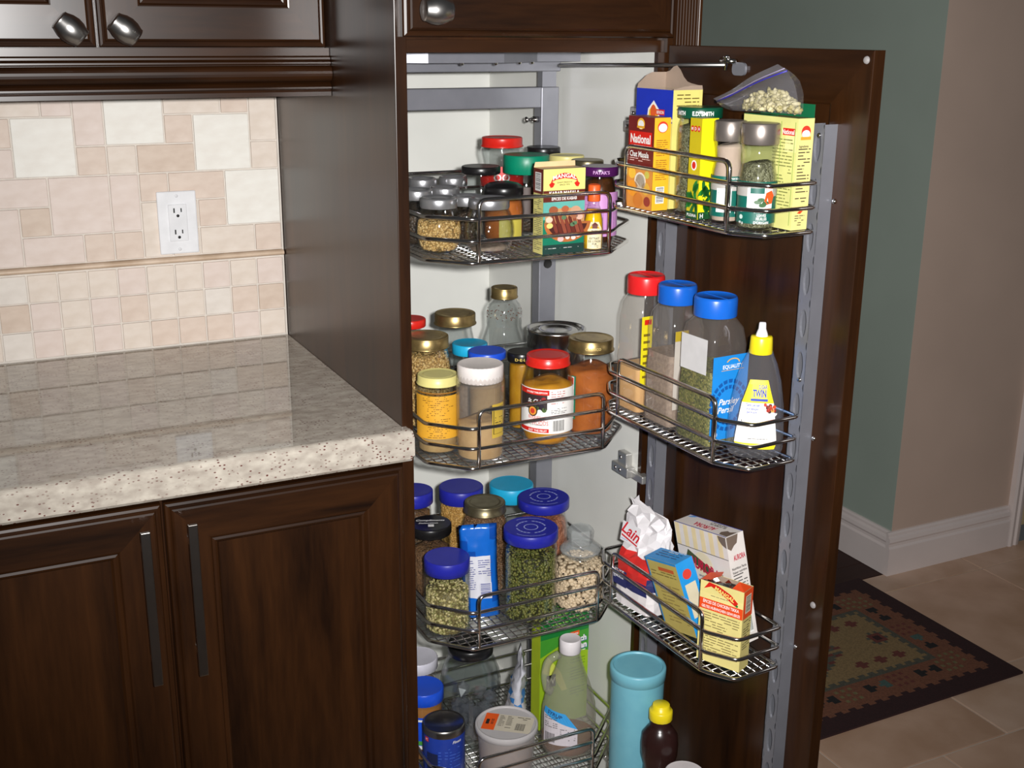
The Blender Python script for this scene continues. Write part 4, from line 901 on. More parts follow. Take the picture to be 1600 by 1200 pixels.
obj('lid', MB().lathe([(r*.96, h-.012), (r, h-.011), (r, h-.001), (r*.97, h), (r*.93, h-.0002), (r*.91, h-.003), None, (0, h-.003)], 44), glass('frosted_lid_plastic', (.7, .68, .68), 1.4, .3, .72, (.60, .57, .57)), t)
b = MB(); p0 = plane_print(b, (0, 0, h-.0027), (math.cos(-.2), math.sin(-.2), 0), (-math.sin(-.2), math.cos(-.2), 0)); p = Print(b, lambda q1, q2, q3: p0.fn(q1*1.12, q2*1.25, q3)); PAP = paint(206, 196, 176)
p.rect(-.036, -.019, -.016, .021, paint(236, 92, 26), 0); p.rect(-.016, -.019, .040, .021, PAP, 0); p.text('$5.00', -.022, .001, .004, INK, 1, w=.013, rot=-PI/2); p.rect(-.032, -.006, -.027, .006, INK, 1)
for s0 in (-.013, -.001): p.fine(s0, -.016, s0+.009, .018, INK, .0034)
p.bars(.014, -.016, .030, .004, PAP, INK, 1); p.fine(.014, .007, .034, .018, INK, .004); obj('price_sticker', b, None, t)
# handled syrup bottle
x, y, r, h = by_bot(843, 930, 995, 1192, Z+.003); h -= .002
t = thing('handled_bottle', 'tall handled plastic bottle with white cap and little brown liquid', 'bottle', (x, y, Z+.0028), face(x, y)+.12)
BOT = glass('milky_plastic', (.88, .87, .82), 1.45, .14, .19, (.60, .58, .52)); ov = lambda q, z, a, i: q*(1-.18*abs(math.cos(a)))
pb_ = [(0, 0), (.86, 0), (.95, .012), (1, .06), (1, .30), (.97, .40), (.86, .52), (.70, .63), (.54, .72), (.44, .79), (.38, .85), (.36, .89), (.36, .93)]
bo = obj('bottle_body', MB().lathe([(a*r, b_*h) for a, b_ in pb_], 40, rfun=ov), BOT, t)
obj('handle', MB().tube(fillet([(-r*.38, 0, h*.86), (-r*.80, 0, h*.80), (-r*.90, 0, h*.66), (-r*.78, 0, h*.54), (-r*.62, 0, h*.52)], .03, 5), .0075, 10), BOT, t)
make_lid(t, r*.385, h*.885, h, paint(226, 220, 222, .4), 'knurl')
obj('liquid', MB().lathe([(0, .003), (r*.84, .003), (r*.93, .006), (r*.975, h*.06), (r*.975, h*.15), None, (0, h*.15)], 36, rfun=ov), mat('syrup', s2l(122, 66, 26), .2, 0, s2l(100, 50, 18)), t)
b = MB(); lr_ = r*.86; p = Print(b, lambda s, q, d: ((r+.001+d)*math.sin(s/r-.45), -(r+.001+d)*math.cos(s/r-.45)*(1-.18*abs(math.cos(s/r-.45))), q), r)
WL = paint(214, 206, 212)
def grid(pts0, pts1, m, layer, n=10):
    for i in range(n):
        q = lambda k: tuple(np.array(pts0[k])*(1-i/n)+np.array(pts1[k])*i/n); q2 = lambda k: tuple(np.array(pts0[k])*(1-(i+1)/n)+np.array(pts1[k])*(i+1)/n); p.poly([q(0), q2(0), q2(1), q(1)], m, layer)
grid([(-.034, h*.13), (-.034, h*.40)], [(.034, h*.13), (.034, h*.28)], WL, 0); grid([(-.034, h*.40), (-.030, h*.46)], [(.034, h*.28), (.012, h*.42)], paint(60, 160, 226), 0)
p.fine(-.030, h*.27, -.002, h*.38, DGREY, .004); p.fine(.003, h*.15, .030, h*.28, DGREY, .0042); p.bars(-.031, h*.14, -.006, h*.24, WL, INK, 1); p.text('SYRUP', -.008, h*.405, .007, paint(40, 60, 110), 2, w=.03, rot=-.3); obj('paper_label', b, None, t)
# green box and foil bag behind it
t, pb, P = carton('cleaner_box', 'lime green carton standing behind the handled bottle', (.3535, -.488, Z+.0032), math.radians(4), .105, .030, .285, [paint(150, 186, 30), paint(170, 190, 40), paint(120, 176, 30), paint(40, 140, 60)])
f = P['front']; f.rect(0, .185, .105, .285, paint(22, 120, 50), 1); f.poly([(0, .150), (.04, .165), (.105, .140), (.105, .185), (0, .185)], paint(64, 148, 44), 2)
f.rect(.064, .178, .084, .187, paint(222, 84, 30), 3); f.text('Home', .074, .1825, .005, WHITE, 4, w=.015)
for dx, c, ly in ((.0012, paint(30, 70, 170), 3), (0, WHITE, 4)): f.text('Crunch', .077+dx, .1695-dx, .011, c, ly, w=.046, bold=.045); f.text('Clean', .082+dx, .155-dx, .012, c, ly, w=.038, bold=.045)
f.fine(.070, .138, .098, .145, WHITE, .005, 4); f.fine(.006, .195, .095, .278, paint(150, 196, 90), .006, 3); f.fine(.066, .04, .098, .13, paint(96, 130, 20), .006, 3, thick=.25); f.poly([(.004, .12), (.016, .15), (.045, .11), (.060, .07), (.048, .07), (.032, .10)], paint(206, 214, 90), 2); f.rect(.014, .085, .034, .110, INK, 3); f.text('W', .024, .0975, .012, WHITE, 4); face_prints(pb, t)
def pouch(name, label, loc, rot, w, h, d, mats, cat='bag', seed=2, nx=10, nz=18, wr=.004):
    t = thing(name, label, cat, loc, 0, rot=rot); rnd = np.random.default_rng(seed); b = MB()
    for sgn in (-1, 1):
        vs = []; fs = []; ms = []
        for j in range(nz+1):
            v = j/nz
            for i in range(nx+1):
                u = i/nx*2-1; th = d/2*(1-abs(u)**2.5)*min(1, (1-v)*2.2, v*14+.5)*(1+0*u); k = 0 if i in (0, nx) or j in (0, nz) else 1
                vs.append((u*w/2*(1-.05*math.sin(v*PI)), sgn*th+k*rnd.normal()*wr*.4+.006*math.sin(v*5)*v, v*h))
        for j in range(nz):
            for i in range(nx): 
                a = j*(nx+1)+i; fs = [(a, a+1, a+nx+2, a+nx+1)]; b.add([vs[q] for q in fs[0]], [(0, 1, 2, 3)], mats((i+.5)/nx, (j+.5)/nz, sgn), True)
    me = b.mesh(name, None); bm = bmesh.new(); bm.from_mesh(me); bmesh.ops.remove_doubles(bm, verts=bm.verts, dist=1e-5); bmesh.ops.recalc_face_normals(bm, faces=bm.faces); bm.to_mesh(me); bm.free()
    obj('bag_body', me, None, t); return t
fb = [paint(196, 196, 204, .25), paint(190, 26, 40, .3), paint(60, 130, 200, .3), paint(214, 210, 214, .3)]
pouch('foil_bag', 'silver foil bag with red and blue stripes beside the lime green carton', (.247, -.528, Z+.0055), (0, math.radians(4), math.radians(66)), .075, .185, .03, lambda u, v, s: fb[1] if .15 < v-u*.35 < .22 or v < .12 else fb[2] if .42 < v-u*.35 < .5 else fb[0] if v > .5 else fb[3], seed=4, wr=.006)

# blue lentil bag in the lower basket
Z = .535; BAGB = paint(18, 96, 190, .25); BAGD = paint(14, 70, 156, .25)
P_ = un(757, 975, z=Z+.004); t = pouch('bean_bag', 'blue plastic bean bag with white nutrition panel', (float(P_[0])+.008, float(P_[1])+.030, Z+.004), (math.radians(-4), math.radians(-2), face(.15, -.6)+.1), .064, .165, .030, lambda u, v, s: paint(206, 206, 214, .3) if s < 0 and .1 < u < .80 and .20 < v < .66 else (BAGD if (int(u*5)+int(v*7)) % 5 == 0 else BAGB), seed=8, wr=.003)
b = MB(); f = plane_print(b, (-.030, -.0185, 0), (1, 0, 0), (0, 0, 1)); BI = paint(46, 56, 130)
f.fine(.010, .05, .022, .106, BI, .0038); f.fine(.027, .075, .050, .106, BI, .0038); f.bars(.028, .038, .048, .066, paint(206, 206, 214), BI, 1, horiz=True); obj('panel_print', b, None, t)

# --- door baskets
def door_at(u, v): 
    q = dpt(u, v); return q.x, q.y
# top door basket
Z = 1.236
def dcarton(name, label, u0, u1, v0, v1, h, cols, rz=0, **k):   # carton whose front faces away from the door
    x, y = door_at((u0+u1)/2, (v0+v1)/2)
    return carton(name, label, (x, y, Z+.0032), DROT+rz, u1-u0, v1-v0, h, cols, **k)
MR = paint(110, 32, 28); OY = paint(236, 176, 40)
t, pb, P = dcarton('spice_carton', 'maroon and yellow chat masala carton on the door', .070, .1325, .092, .1205, .131, [MR, OY, OY, paint(170, 120, 60)])
f = P['front']; f.rect(0, 0, .0625, .062, paint(214, 140, 60), 1); f.rect(.004, .088, .058, .110, RED, 1); f.rect(.0045, .0885, .0575, .0895, paint(230, 200, 140), 2); f.text('National', .031, .100, .012, WHITE, 3, w=.048, bold=.03)
f.ell(.031, .121, .009, .008, paint(236, 180, 60), 2); f.ell(.031, .120, .007, .006, WHITE, 3); f.rect(.022, .115, .040, .118, paint(222, 160, 40), 4); f.text('Chat Masala', .029, .078, .008, WHITE, 2, w=.046); f.fine(.006, .064, .056, .072, paint(236, 200, 190), .003)
for cx, cy_, q, c in ((.034, .040, .014, paint(236, 222, 200)), (.034, .040, .011, paint(206, 160, 110)), (.048, .030, .010, paint(220, 170, 60)), (.016, .028, .013, paint(232, 150, 40)), (.030, .012, .012, paint(206, 120, 40)), (.052, .012, .008, paint(150, 50, 36)), (.050, .050, .006, paint(200, 190, 80)), (.014, .05, .009, paint(240, 190, 60))): f.ell(cx, cy_, q, q*.9, c, 4, 14)
r_ = P['right']; r_.ell(.0142, .118, .009, .008, paint(222, 60, 40), 1); r_.ell(.0142, .117, .0075, .006, WHITE, 2); r_.fine(.004, .075, .024, .100, paint(150, 90, 30), .003); r_.bars(.006, .010, .021, .034, WHITE, INK, 1, horiz=True); r_.fine(.004, .04, .024, .072, paint(150, 90, 30), .003); face_prints(pb, t)
CB = paint(28, 50, 176); CY = paint(224, 212, 120)
t, pb, P = dcarton('starch_carton', 'blue and yellow cornstarch carton with torn open top', .040, .128, .034, .086, .168, [CY, CY, CY, None])
f = P['front']; f.rect(0, .128, .088, .168, CB, 1); f.rect(0, .125, .088, .1265, WHITE, 2); f.rect(0, .122, .088, .1235, CB, 1); f.poly([(.026, .116), (.060, .116), (.056, .140), (.043, .152), (.030, .140)], WHITE, 3); f.poly([(.030, .118), (.056, .118), (.053, .138), (.043, .147), (.033, .138)], paint(232, 190, 50), 4); f.ell(.043, .136, .007, .010, paint(214, 90, 40), 5); f.rect(.050, .132, .070, .140, RED, 5); f.text('BENSON', .060, .136, .0045, WHITE, 6, w=.017); f.text('FÉCULE DE MAÏS', .044, .108, .009, INK, 2, w=.066, bold=0)
P['right'].fine(.006, .13, .046, .162, paint(110, 90, 40), .005); face_prints(pb, t)
fm = MB(); K = paint(158, 138, 122); n = 10
for X0_, Y0_, X1_, Y1_, H in ((-.044, .026, .044, .026, (.022, .024, .030, .032, .026, .016, .010, .008, .007, .006, .006)), (-.044, -.026, -.044, .026, (.006, .01, .014, .018, .02, .022, .022, .022, .022, .022, .022)), (.044, -.026, .044, .026, (.002, .002, .003, .004, .005, .005, .006, .006, .006, .006, .006))):
    for i in range(n):
        a = [X0_+(X1_-X0_)*i/n, Y0_+(Y1_-Y0_)*i/n]; c = [X0_+(X1_-X0_)*(i+1)/n, Y0_+(Y1_-Y0_)*(i+1)/n]
        fm.add([(*a, .168), (*c, .168), (c[0]*.98, c[1]*.98, .168+H[i+1]), (a[0]*.98, a[1]*.98, .168+H[i])], [(0, 1, 2, 3)])
obj('torn_flap', fm, K, t)
x, y = door_at(.170, .070)
t = jar('herb_jar', 'jar of dried green herb with green lettered lid', 'jar', x, y, Z, .0305, .148, paint(10, 74, 52, .3), .015, .0312, 'straight', fill=(.86, G_HERB), style='plain')
lb = MB(); p = cyl_print(lb, .0314); [p.text(s_, q, .1402, .0056, WHITE, 1, w=w_, bold=.03) for s_, q, w_ in (('E.D. SMITH', .004, .030), ('E.D. SMITH', -.037, .030))]; obj('lid_lettering', lb, None, t)
YB = paint(236, 222, 22); YD = paint(196, 176, 24); LG = paint(30, 120, 44)
t, pb, P = dcarton('herb_carton', 'narrow bright yellow carton with green leaf print', .2025, .2275, .084, .1125, .136, [YD, YD, YB, YD])
f = P['front']; 
for i, c in enumerate('MDH'): f.ell(.0055+i*.007, .122, .0034, .0042, RED, 2, 12); f.text(c, .0055+i*.007, .122, .004, WHITE, 3)
for k in range(3): f.fine(.004, .097+k*.006-.004, .021, .097+k*.006, INK, .0045, 2, thick=.7)
f.ell(.0125, .073, .006, .007, WHITE, 2); f.ell(.0125, .073, .004, .005, RED, 3); f.rect(0, 0, .025, .010, paint(20, 70, 36), 2); f.text('PUDINA', .0125, .005, .004, WHITE, 3, w=.02)
lf = MB(); fl2 = plane_print(lf, (-.0125, -.01425, 0), (1, 0, 0), (0, 0, 1))
for q, ly in ((fl2, 3), (P['right'], 3)):
    for k in range(16): 
        a = random.uniform(.6, 2.5); cx, cy_ = random.uniform(.004, .022), random.uniform(.012, .048); q.poly([(cx+.009*math.cos(a)*s_+.003*math.cos(a+PI/2)*e, cy_+.009*math.sin(a)*s_+.003*math.sin(a+PI/2)*e) for s_, e in ((-1, 0), (-.3, 1), (.5, .9), (1, 0), (.5, -.9), (-.3, -1))], random.choice([LG, paint(24, 96, 40)]), ly)
P['right'].rect(0, 0, .0285, .010, paint(20, 70, 36), 2); P['right'].text('H', .006, .005, .006, WHITE, 3); face_prints(pb, t); obj('leaf_print', lf, LG, t)
LIDT = mat('taupe_metal_lid', (.36, .31, .28), .34, .8); SG = paint(6, 92, 80)
for lab, (u, v), r, h, fl_, fm in (('ribbed spice shaker with taupe lid and green label beside the yellow herb carton', (.258, .0885), .0215, .136, .80, mat('pink_salt', s2l(196, 172, 154), .8)), ('oregano shaker with taupe lid and green label with orange sticker', (.3195, .0905), .0247, .137, .66, G_HERB)):
    x, y = door_at(u, v); t = jar('spice_shaker', lab, 'jar', x, y, Z, r, h, LIDT, .027, r*1.0, 'waist', fill=(fl_, fm), style='knurl' if 0 else 'plain', group=None)
    def dr(p, big=(r > .023)):
        p.rect(-.04, .058, .04, .064, SG, 1); p.rect(-.04, .045, .04, .058, paint(170, 166, 160), 1)
        if big:
            p.rect(-.012, .030, .022, .056, WHITE, 2); p.rect(-.008, .049, .010, .056, SG, 3); p.poly([(.012, .050), (.020, .053), (.024, .046), (.021, .036), (.014, .035), (.010, .040)], paint(240, 84, 30), 5)
            for cx, cy_ in ((.002, .038), (.008, .034), (.012, .037), (.006, .041)): p.ell(cx, cy_, .005, .0028, paint(60, 96, 60), 4, 8)
            for s_, q, w_ in (('OREGANO', .026, .022), ('LEAVES', .021, .012), ('FEUILLES', .0165, .014), ("D'ORIGAN", .0115, .020)): p.text(s_, .008, q, .0036, WHITE, 2, w=w_)
            p.ell(-.020, .018, .003, .003, paint(190, 210, 200), 2); p.text('40 g', -.020, .011, .003, WHITE, 2)
        else:
            p.rect(-.014, .016, .006, .048, WHITE, 2); p.bars(-.013, .018, .004, .044, WHITE, INK, 3, horiz=True); p.text('IMPORTED', .008, .061, .0025, WHITE, 2, w=.012); p.ell(.016, .024, .003, .003, WHITE, 2); p.text('120 g', .016, .016, .003, WHITE, 2)
    label_on(t, r, .010, .064, .034, SG, dr)
t, pb, P = dcarton('spice_carton', 'pale yellow carton with ingredient text and green opened flap', .252, .3565, .034, .0615, .143, [paint(214, 212, 132), CY, paint(228, 216, 140), paint(150, 150, 90)])
f = P['front']; f.rect(.083, .10, .104, .126, RED if 0 else paint(224, 220, 150), 1); f.rect(.078, .121, .100, .130, RED, 2); f.text('National', .088, .1255, .006, WHITE, 3, w=.022); f.fine(.060, .02, .098, .116, paint(120, 124, 66), .0042); f.rect(.074, .006, .0748, .138, paint(110, 150, 50), 2); f.rect(.100, .006, .1008, .138, paint(110, 150, 50), 2)
r_ = P['right']; r_.ell(.0138, .126, .008, .008, paint(214, 60, 40), 1); r_.ell(.0138, .1235, .007, .005, WHITE, 2); r_.rect(.005, .116, .0225, .120, paint(214, 160, 50), 3); r_.text('Ingredients:', .012, .108, .003, INK, 1, w=.016); r_.fine(.003, .030, .024, .105, paint(60, 54, 40), .0042); r_.poly([(.008, .022), (.014, .026), (.020, .026), (.014, .021)], paint(214, 70, 30), 2); r_.fine(.005, .004, .022, .019, INK, .003); face_prints(pb, t)
obj('opened_flap', MB().box(-.050, .0515, .0130, .0137, .1432, .160).box(-.052, .0, -.0135, -.0005, .1434, .1440), paint(14, 96, 60), t)
# zip bag of pods lying over the boxes
x, y = door_at(.255, .056)
t = thing('zip_bag', 'clear zip bag of pale green pods lying over the cartons', 'bag', (x, y, Z+.1475), DROT)
P_ = []
for k in range(230):
    a, q = random.uniform(0, 6.28), math.sqrt(random.random()); X, Y = q*math.cos(a)*.052+.042, q*math.sin(a)*.0095; P_.append((X, Y, .0068+random.uniform(0, .026)*math.sqrt(max(0, 1-q*q))))
scatter('contents_pods', np.array(P_), .0040, [paint(178, 168, 124, .6), paint(158, 148, 100, .6), paint(196, 186, 146, .6)], t, (1.7, .8, .8), 3)
def bagpt(S, T, sgn):
    a = np.array([-.083+S*.123, .014+S*.050]); c = np.array([-.035+S*.134, .0005+S*.003]); q = a*(1-T)+c*T+np.array([.012, .010])*math.sin(PI*T)*S
    th = (.0006+.0165*math.sin(PI*min(max((T-.22)/.78, 0), 1))**.6)*math.sin(PI*(.04+.92*S))**.5; return (q[0], sgn*th+.004*math.sin(S*7)*(1-T)+.006*(1-T), q[1])
b = MB(); nx, nz = 18, 14
for sgn in (-1, 1):
    vs = [Vector(bagpt(i/nx, j/nz, sgn))+Vector((0, random.uniform(-.0009, .0009), random.uniform(-.0006, .0006)))*(0 < j < nz) for j in range(nz+1) for i in range(nx+1)]
    b.add(vs, [(j*(nx+1)+i, j*(nx+1)+i+1, (j+1)*(nx+1)+i+1, (j+1)*(nx+1)+i) for j in range(nz) for i in range(nx)], None, True)
obj('bag_film', b, FILM, t)
zs = [Vector(bagpt(S/8, .24, -1)) for S in range(9)]
obj('zip_strip', MB().tube(zs, .0011, 6), paint(50, 44, 150, .4), t); obj('zip_seal', MB().tube([Vector(bagpt(S/8, .16, -1)) for S in range(9)], .0007, 6), paint(150, 140, 170, .4), t)

# middle door basket: square plastic bottles
Z = .9155
def sqbottle(label, u, v, hu, hv, h, capm, capr, fill, fm, lab=None, rz=0):
    x, y = door_at(u, v); t = thing('plastic_bottle', label, 'bottle', (x, y, Z+.0028), DROT+rz, 'square plastic spice bottles on the door')
    hb = h-.030
    def ring(a, b_, z, rr): 
        out = []
        for cx, cy_, s in ((1, -1, 0), (1, 1, 1), (-1, 1, 2), (-1, -1, 3)):
            for k in range(5): g = -PI/2+s*PI/2+k*PI/8; out.append((cx*(a-rr)+rr*math.cos(g), cy_*(b_-rr)+rr*math.sin(g), z))
        return out
    def loft(rings): 
        n = len(rings[0]); vs = [q for R_ in rings for q in R_]; return MB().add(vs, [(j*n+i, j*n+(i+1) % n, (j+1)*n+(i+1) % n, (j+1)*n+i) for j in range(len(rings)-1) for i in range(n)], None, True).add(rings[0], [tuple(range(n))[::-1]])
    R_ = [ring(hu*.96, hv*.96, 0, .008), ring(hu, hv, .005, .009), ring(hu, hv, hb*.45, .009), ring(hu*.95, hv*.95, hb*.55, .009), ring(hu*.97, hv*.97, hb*.80, .010), ring(hu*.9, hv*.9, hb*.93, .014), ring(capr*.95, capr*.95, hb, capr*.94), ring(capr*.95, capr*.95, hb+.008, capr*.94)]
    obj('bottle_body', loft(R_), PLAST, t)
    zf = h*fill; g = .0015; F2 = [ring(hu*.95-g, hv*.95-g, .002, .007), ring(hu-g, hv-g, .006, .008), ring(hu*.99-g, hv*.99-g, min(zf, hb*.45), .008)]
    if zf > hb*.45: F2.append(ring(hu*.95-g, hv*.95-g, zf, .008))
    c = loft(F2); c.add(F2[-1], [tuple(range(len(F2[-1])))]); obj('contents', c, fm, t)
    cb = MB().lathe([(capr, hb+.002), (capr*1.01, hb+.003), (capr*1.01, h-.004), (capr*.97, h-.0005), (capr*.93, h), None, (capr*.88, h-.0015), (0, h-.0015)], 40, rfun=lambda q, z, a, i: q); o = obj('cap', cb, capm, t)
    obj('cap_hinge', MB().box(-capr*.8, capr*.8, -.0006, .0006, h-.0018, h-.0006), capm, t)
    if lab: lab(t, hu, hv, h)
    return t
def lb_yellow(t, hu, hv, h):
    b = MB(); p = plane_print(b, (hu, -hv, 0), (0, 1, 0), (0, 0, 1)); YL = paint(222, 206, 30); p.rect(.004, .045, .024, .155, YL, 0)
    for k in range(7): p.rect(.008, .058+k*.011, .020, .062+k*.011, paint(120, 100, 20), 1)
    p.rect(.009, .142, .022, .15, RED, 1); obj('paper_label', b, None, t)
def lb_grey(t, hu, hv, h):
    b = MB(); p = plane_print(b, (hu, -hv, 0), (0, 1, 0), (0, 0, 1)); p.rect(.006, .03, .030, .15, paint(186, 178, 168), 0); p.rect(.006, .135, .030, .15, paint(176, 150, 40), 1); obj('paper_label', b, None, t)
def lb_parsley(t, hu, hv, h):
    b = MB(); p = plane_print(b, (hu, -hv, 0), (0, 1, 0), (0, 0, 1)); W2 = 2*hv; LB = paint(30, 134, 214, .35); DB = paint(16, 84, 160); p.rect(.002, .012, W2-.002, .135, LB, 0)
    p.text('EQUALITY', W2*.55, .119, .0055, WHITE, 2, w=.036, bold=.02); p.rect(W2*.25, .1135, W2*.85, .1142, paint(222, 170, 60), 2)
    p.ell(W2*.55, .124, .012, .007, paint(226, 170, 60), 2, 14, 0, PI); p.ell(W2*.55, .124, .010, .0055, LB, 3, 14, 0, PI)
    for ring_ in (.030, .022):
        for k in range(22): a, c = 2*PI*k/22, 2*PI*(k+.75)/22; p.poly([(W2*.5+q*math.cos(g), .062+q*math.sin(g)*1.1) for q, g in ((ring_, a), (ring_+.005, a), (ring_+.005, c), (ring_, c))], DB, 1)
    p.text('Parsley', W2*.5, .068, .009, WHITE, 3, w=.038, shear=.3); p.text('Persil', W2*.42, .056, .009, WHITE, 3, w=.030, shear=.3); p.ell(.012, .020, .004, .004, paint(170, 190, 230), 2); obj('paper_label', b, None, t)
    b = MB(); p = plane_print(b, (-hu+.006, -hv*.99, 0), (1, 0, 0), (0, 0, 1)); p.rect(.004, h*.50, 2*hu-.018, h*.74, paint(206, 204, 204), 0); obj('paper_label', b, None, t)
sqbottle('red-capped clear plastic spice bottle on the door', .068, .076, .031, .032, .213, paint(214, 34, 36, .3), .0285, .33, P_CREAM, lb_yellow)
sqbottle('blue-capped clear plastic bottle of grey pepper on the door', .146, .076, .034, .033, .213, paint(20, 92, 190, .3), .0285, .52, P_GREY, lb_grey)
sqbottle('blue-capped clear plastic bottle of dried parsley with bright blue label', .236, .078, .040, .034, .213, paint(22, 96, 196, .3), .0305, .52, G_PARS, lb_parsley)
x, y = door_at(.3215, .066)
t = thing('sweetener_bottle', 'clear squeeze bottle with yellow collar and white nozzle', 'bottle', (x, y, Z+.0028), face(x, y)+.05)
ov = lambda q, z, a, i: q*(1-.42*abs(math.cos(a))**1.5); hh = .152; r = .0395
pt = [(0, 0), (.80, 0), (.92, .02), (1, .08), (.99, .25), (.92, .5), (.78, .72), (.60, .88), (.46, .96), (.42, 1)]
obj('bottle_body', MB().lathe([(a*r, b_*hh) for a, b_ in pt], 40, rfun=ov), glass('clear_pet', (.93, .93, .94), 1.45, .03, .04, (.8, .8, .85)), t)
obj('cap', MB().lathe([(.0155, hh-.004), (.016, hh-.003), (.0148, hh+.018), (.0138, hh+.020), (0, hh+.020)], 40, rfun=lambda q, z, a, i: q*(1.01 if i % 2 else .99)), paint(238, 214, 30, .35), t)
obj('nozzle', MB().lathe([(.0085, hh+.0195), (.0075, hh+.024), (.0052, hh+.030), (.0048, hh+.037), (.0042, hh+.039), (0, hh+.0392)], 24), paint(238, 236, 238, .35), t)
b = MB()
def sw(s, q, d):
    k = rad_at([(a*r, b_*hh) for a, b_ in pt], q)+d+.0006; a = s*1.22/r; return (k*(1-.42*abs(math.cos(a))**1.5)*math.sin(a), -k*(1-.42*abs(math.cos(a))**1.5)*math.cos(a), q)
p = Print(b, sw, r); STY = paint(240, 220, 40, .35); 
def band(z0, z1, w0, w1, m, ly, n=12, k=5):
    for j in range(k):
        for i in range(n):
            za, zb2 = z0+(z1-z0)*j/k, z0+(z1-z0)*(j+1)/k; wa, wb2 = w0+(w1-w0)*j/k, w0+(w1-w0)*(j+1)/k; s0, s1 = i/n*2-1, (i+1)/n*2-1; p.poly([(s0*wa, za), (s1*wa, za), (s1*wb2, zb2), (s0*wb2, zb2)], m, ly)
band(.016, .024, .030, .033, STY, 0); band(.024, .082, .033, .028, paint(232, 230, 224), 0); band(.082, .114, .028, .020, STY, 0)
SB = paint(26, 60, 170); p.rect(-.014, .0865, .018, .1085, paint(250, 232, 70), 1); p.text('SUGAR', .009, .1045, .0055, SB, 2, w=.018, bold=.03); p.text('TWIN', .002, .0955, .010, SB, 2, w=.028, bold=.04); p.rect(-.0145, .0845, .0185, .088, SB, 2)
p.text('Tastes Like Sugar', -.008, .079, .0033, SB, 2, w=.026, shear=.3); p.text('A le même goût', -.009, .0735, .0033, SB, 2, w=.022, shear=.3); p.text('que le sucre', -.010, .069, .0033, SB, 2, w=.018, shear=.3)
p.ell(.020, .069, .013, .008, WHITE, 2, 16, PI, 2*PI)
for k in range(16): p.ell(.012+random.random()*.017, .070+random.random()*.011, .0028, .0026, paint(*random.choice([(190, 50, 30), (206, 70, 36), (150, 34, 26), (70, 30, 30), (222, 170, 90)])), 3, 9)
p.ell(-.004, .057, .022, .009, paint(40, 26, 20), 2, 18, PI, 2*PI); p.fine(-.014, .027, .020, .031, DGREY, .0025); obj('paper_label', b, None, t)

# lower door basket
Z = .592
x, y = door_at(.108, .0812)
t = thing('flour_bag', 'crumpled red and white paper flour bag with navy panel', 'bag', (x, y, Z+.0032), DROT+math.radians(4))
bw = [paint(222, 216, 216, .5), paint(36, 40, 92, .5), paint(206, 44, 40, .45), paint(224, 220, 222, .5)]
nr, ns = 15, 22; rnd = np.random.default_rng(12); vs = []; H = .158
for j in range(nr+1):
    v = j/nr; z = v*H
    sx = .046*(1-.06*v) if v < .62 else .046*(.963-.12*(v-.62)); sy = .034*(1 if v < .5 else max(.18, 1-(v-.5)*1.75)); amp = .0005+.0045*max(0, v-.25)*(1.1 if v > .55 else .6)
    for i in range(ns):
        a = 2*PI*i/ns; c, s = math.cos(a), math.sin(a); k = (abs(c)**5+abs(s)**5)**(-1/5)
        vs.append((sx*c*k+rnd.normal()*amp-.012*max(0, v-.6), sy*s*k+rnd.normal()*amp+.010*max(0, v-.5), z+(-.006*c if v > .6 else 0)*v+rnd.normal()*amp*.5))
b = MB()
for j in range(nr):
    v = (j+.5)/nr
    for i in range(ns):
        a = 2*PI*(i+.5)/ns; vv = v+.03*math.sin(a*3)
        m = bw[0] if vv < .22 else bw[1] if vv < .36 and math.sin(a) < .7 else bw[2] if vv < .62 else bw[3]
        q = [j*ns+i, j*ns+(i+1) % ns, (j+1)*ns+(i+1) % ns, (j+1)*ns+i]; b.add([vs[k] for k in q], [(0, 1, 2, 3)], m)
tp = vs[nr*ns:]; b.add(tp, [tuple(range(ns))], bw[3]); b.add(vs[:ns], [tuple(range(ns))[::-1]], bw[0])
me = b.mesh('flour_bag', None); bm = bmesh.new(); bm.from_mesh(me); bmesh.ops.remove_doubles(bm, verts=bm.verts, dist=1e-5); bmesh.ops.recalc_face_normals(bm, faces=bm.faces); bm.to_mesh(me); bm.free()
obj('bag_body', me, None, t)
b = MB(); p = plane_print(b, (-.046, -.0385, 0), (1, 0, 0), (0, -.0, 1)); p.rect(.006, .034, .042, .062, bw[1], 0); p.text('MILKE', .022, .058, .007, WHITE, 1, w=.028); p.text('BARULLE', .022, .049, .004, WHITE, 1, w=.026); p.fine(.008, .042, .03, .046, WHITE, .0025); obj('navy_panel', b, None, t)
b = MB(); p = plane_print(b, (-.050, -.0445, .0), (1, .0, 0), (0, .19, 1)); p.rect(.010, .106, .054, .138, paint(226, 224, 226), 0); p.text('Lain', .033, .126, .019, paint(206, 36, 46), 1, w=.044, shear=.3, rot=-.22, bold=.02); p.poly([(.012, .114), (.052, .107), (.052, .1095), (.012, .117)], paint(206, 36, 46), 1); p.fine(.012, .1065, .034, .110, paint(110, 150, 206), .003); obj('bag_lettering', b, None, t)
def tcarton(name, label, cu, cv, w, d, h, cols, rot):       # carton leaning in the basket; rot = (about the door normal, about the door line, about z)
    x, y = door_at(cu, cv); t, pb, P = carton(name, label, (x, y, Z+.004), 0, w, d, h, cols)
    t.rotation_euler = (Matrix.Rotation(DROT+rot[2], 3, 'Z') @ Matrix.Rotation(rot[0], 3, 'Y') @ Matrix.Rotation(rot[1], 3, 'X')).to_euler()
    dz = min((t.rotation_euler.to_matrix() @ Vector((sx*w/2, sy*d/2, 0))).z for sx in (-1, 1) for sy in (-1, 1)); t.location.z -= dz; return t, pb, P
SB2 = paint(30, 140, 210); OLY = paint(190, 172, 92)
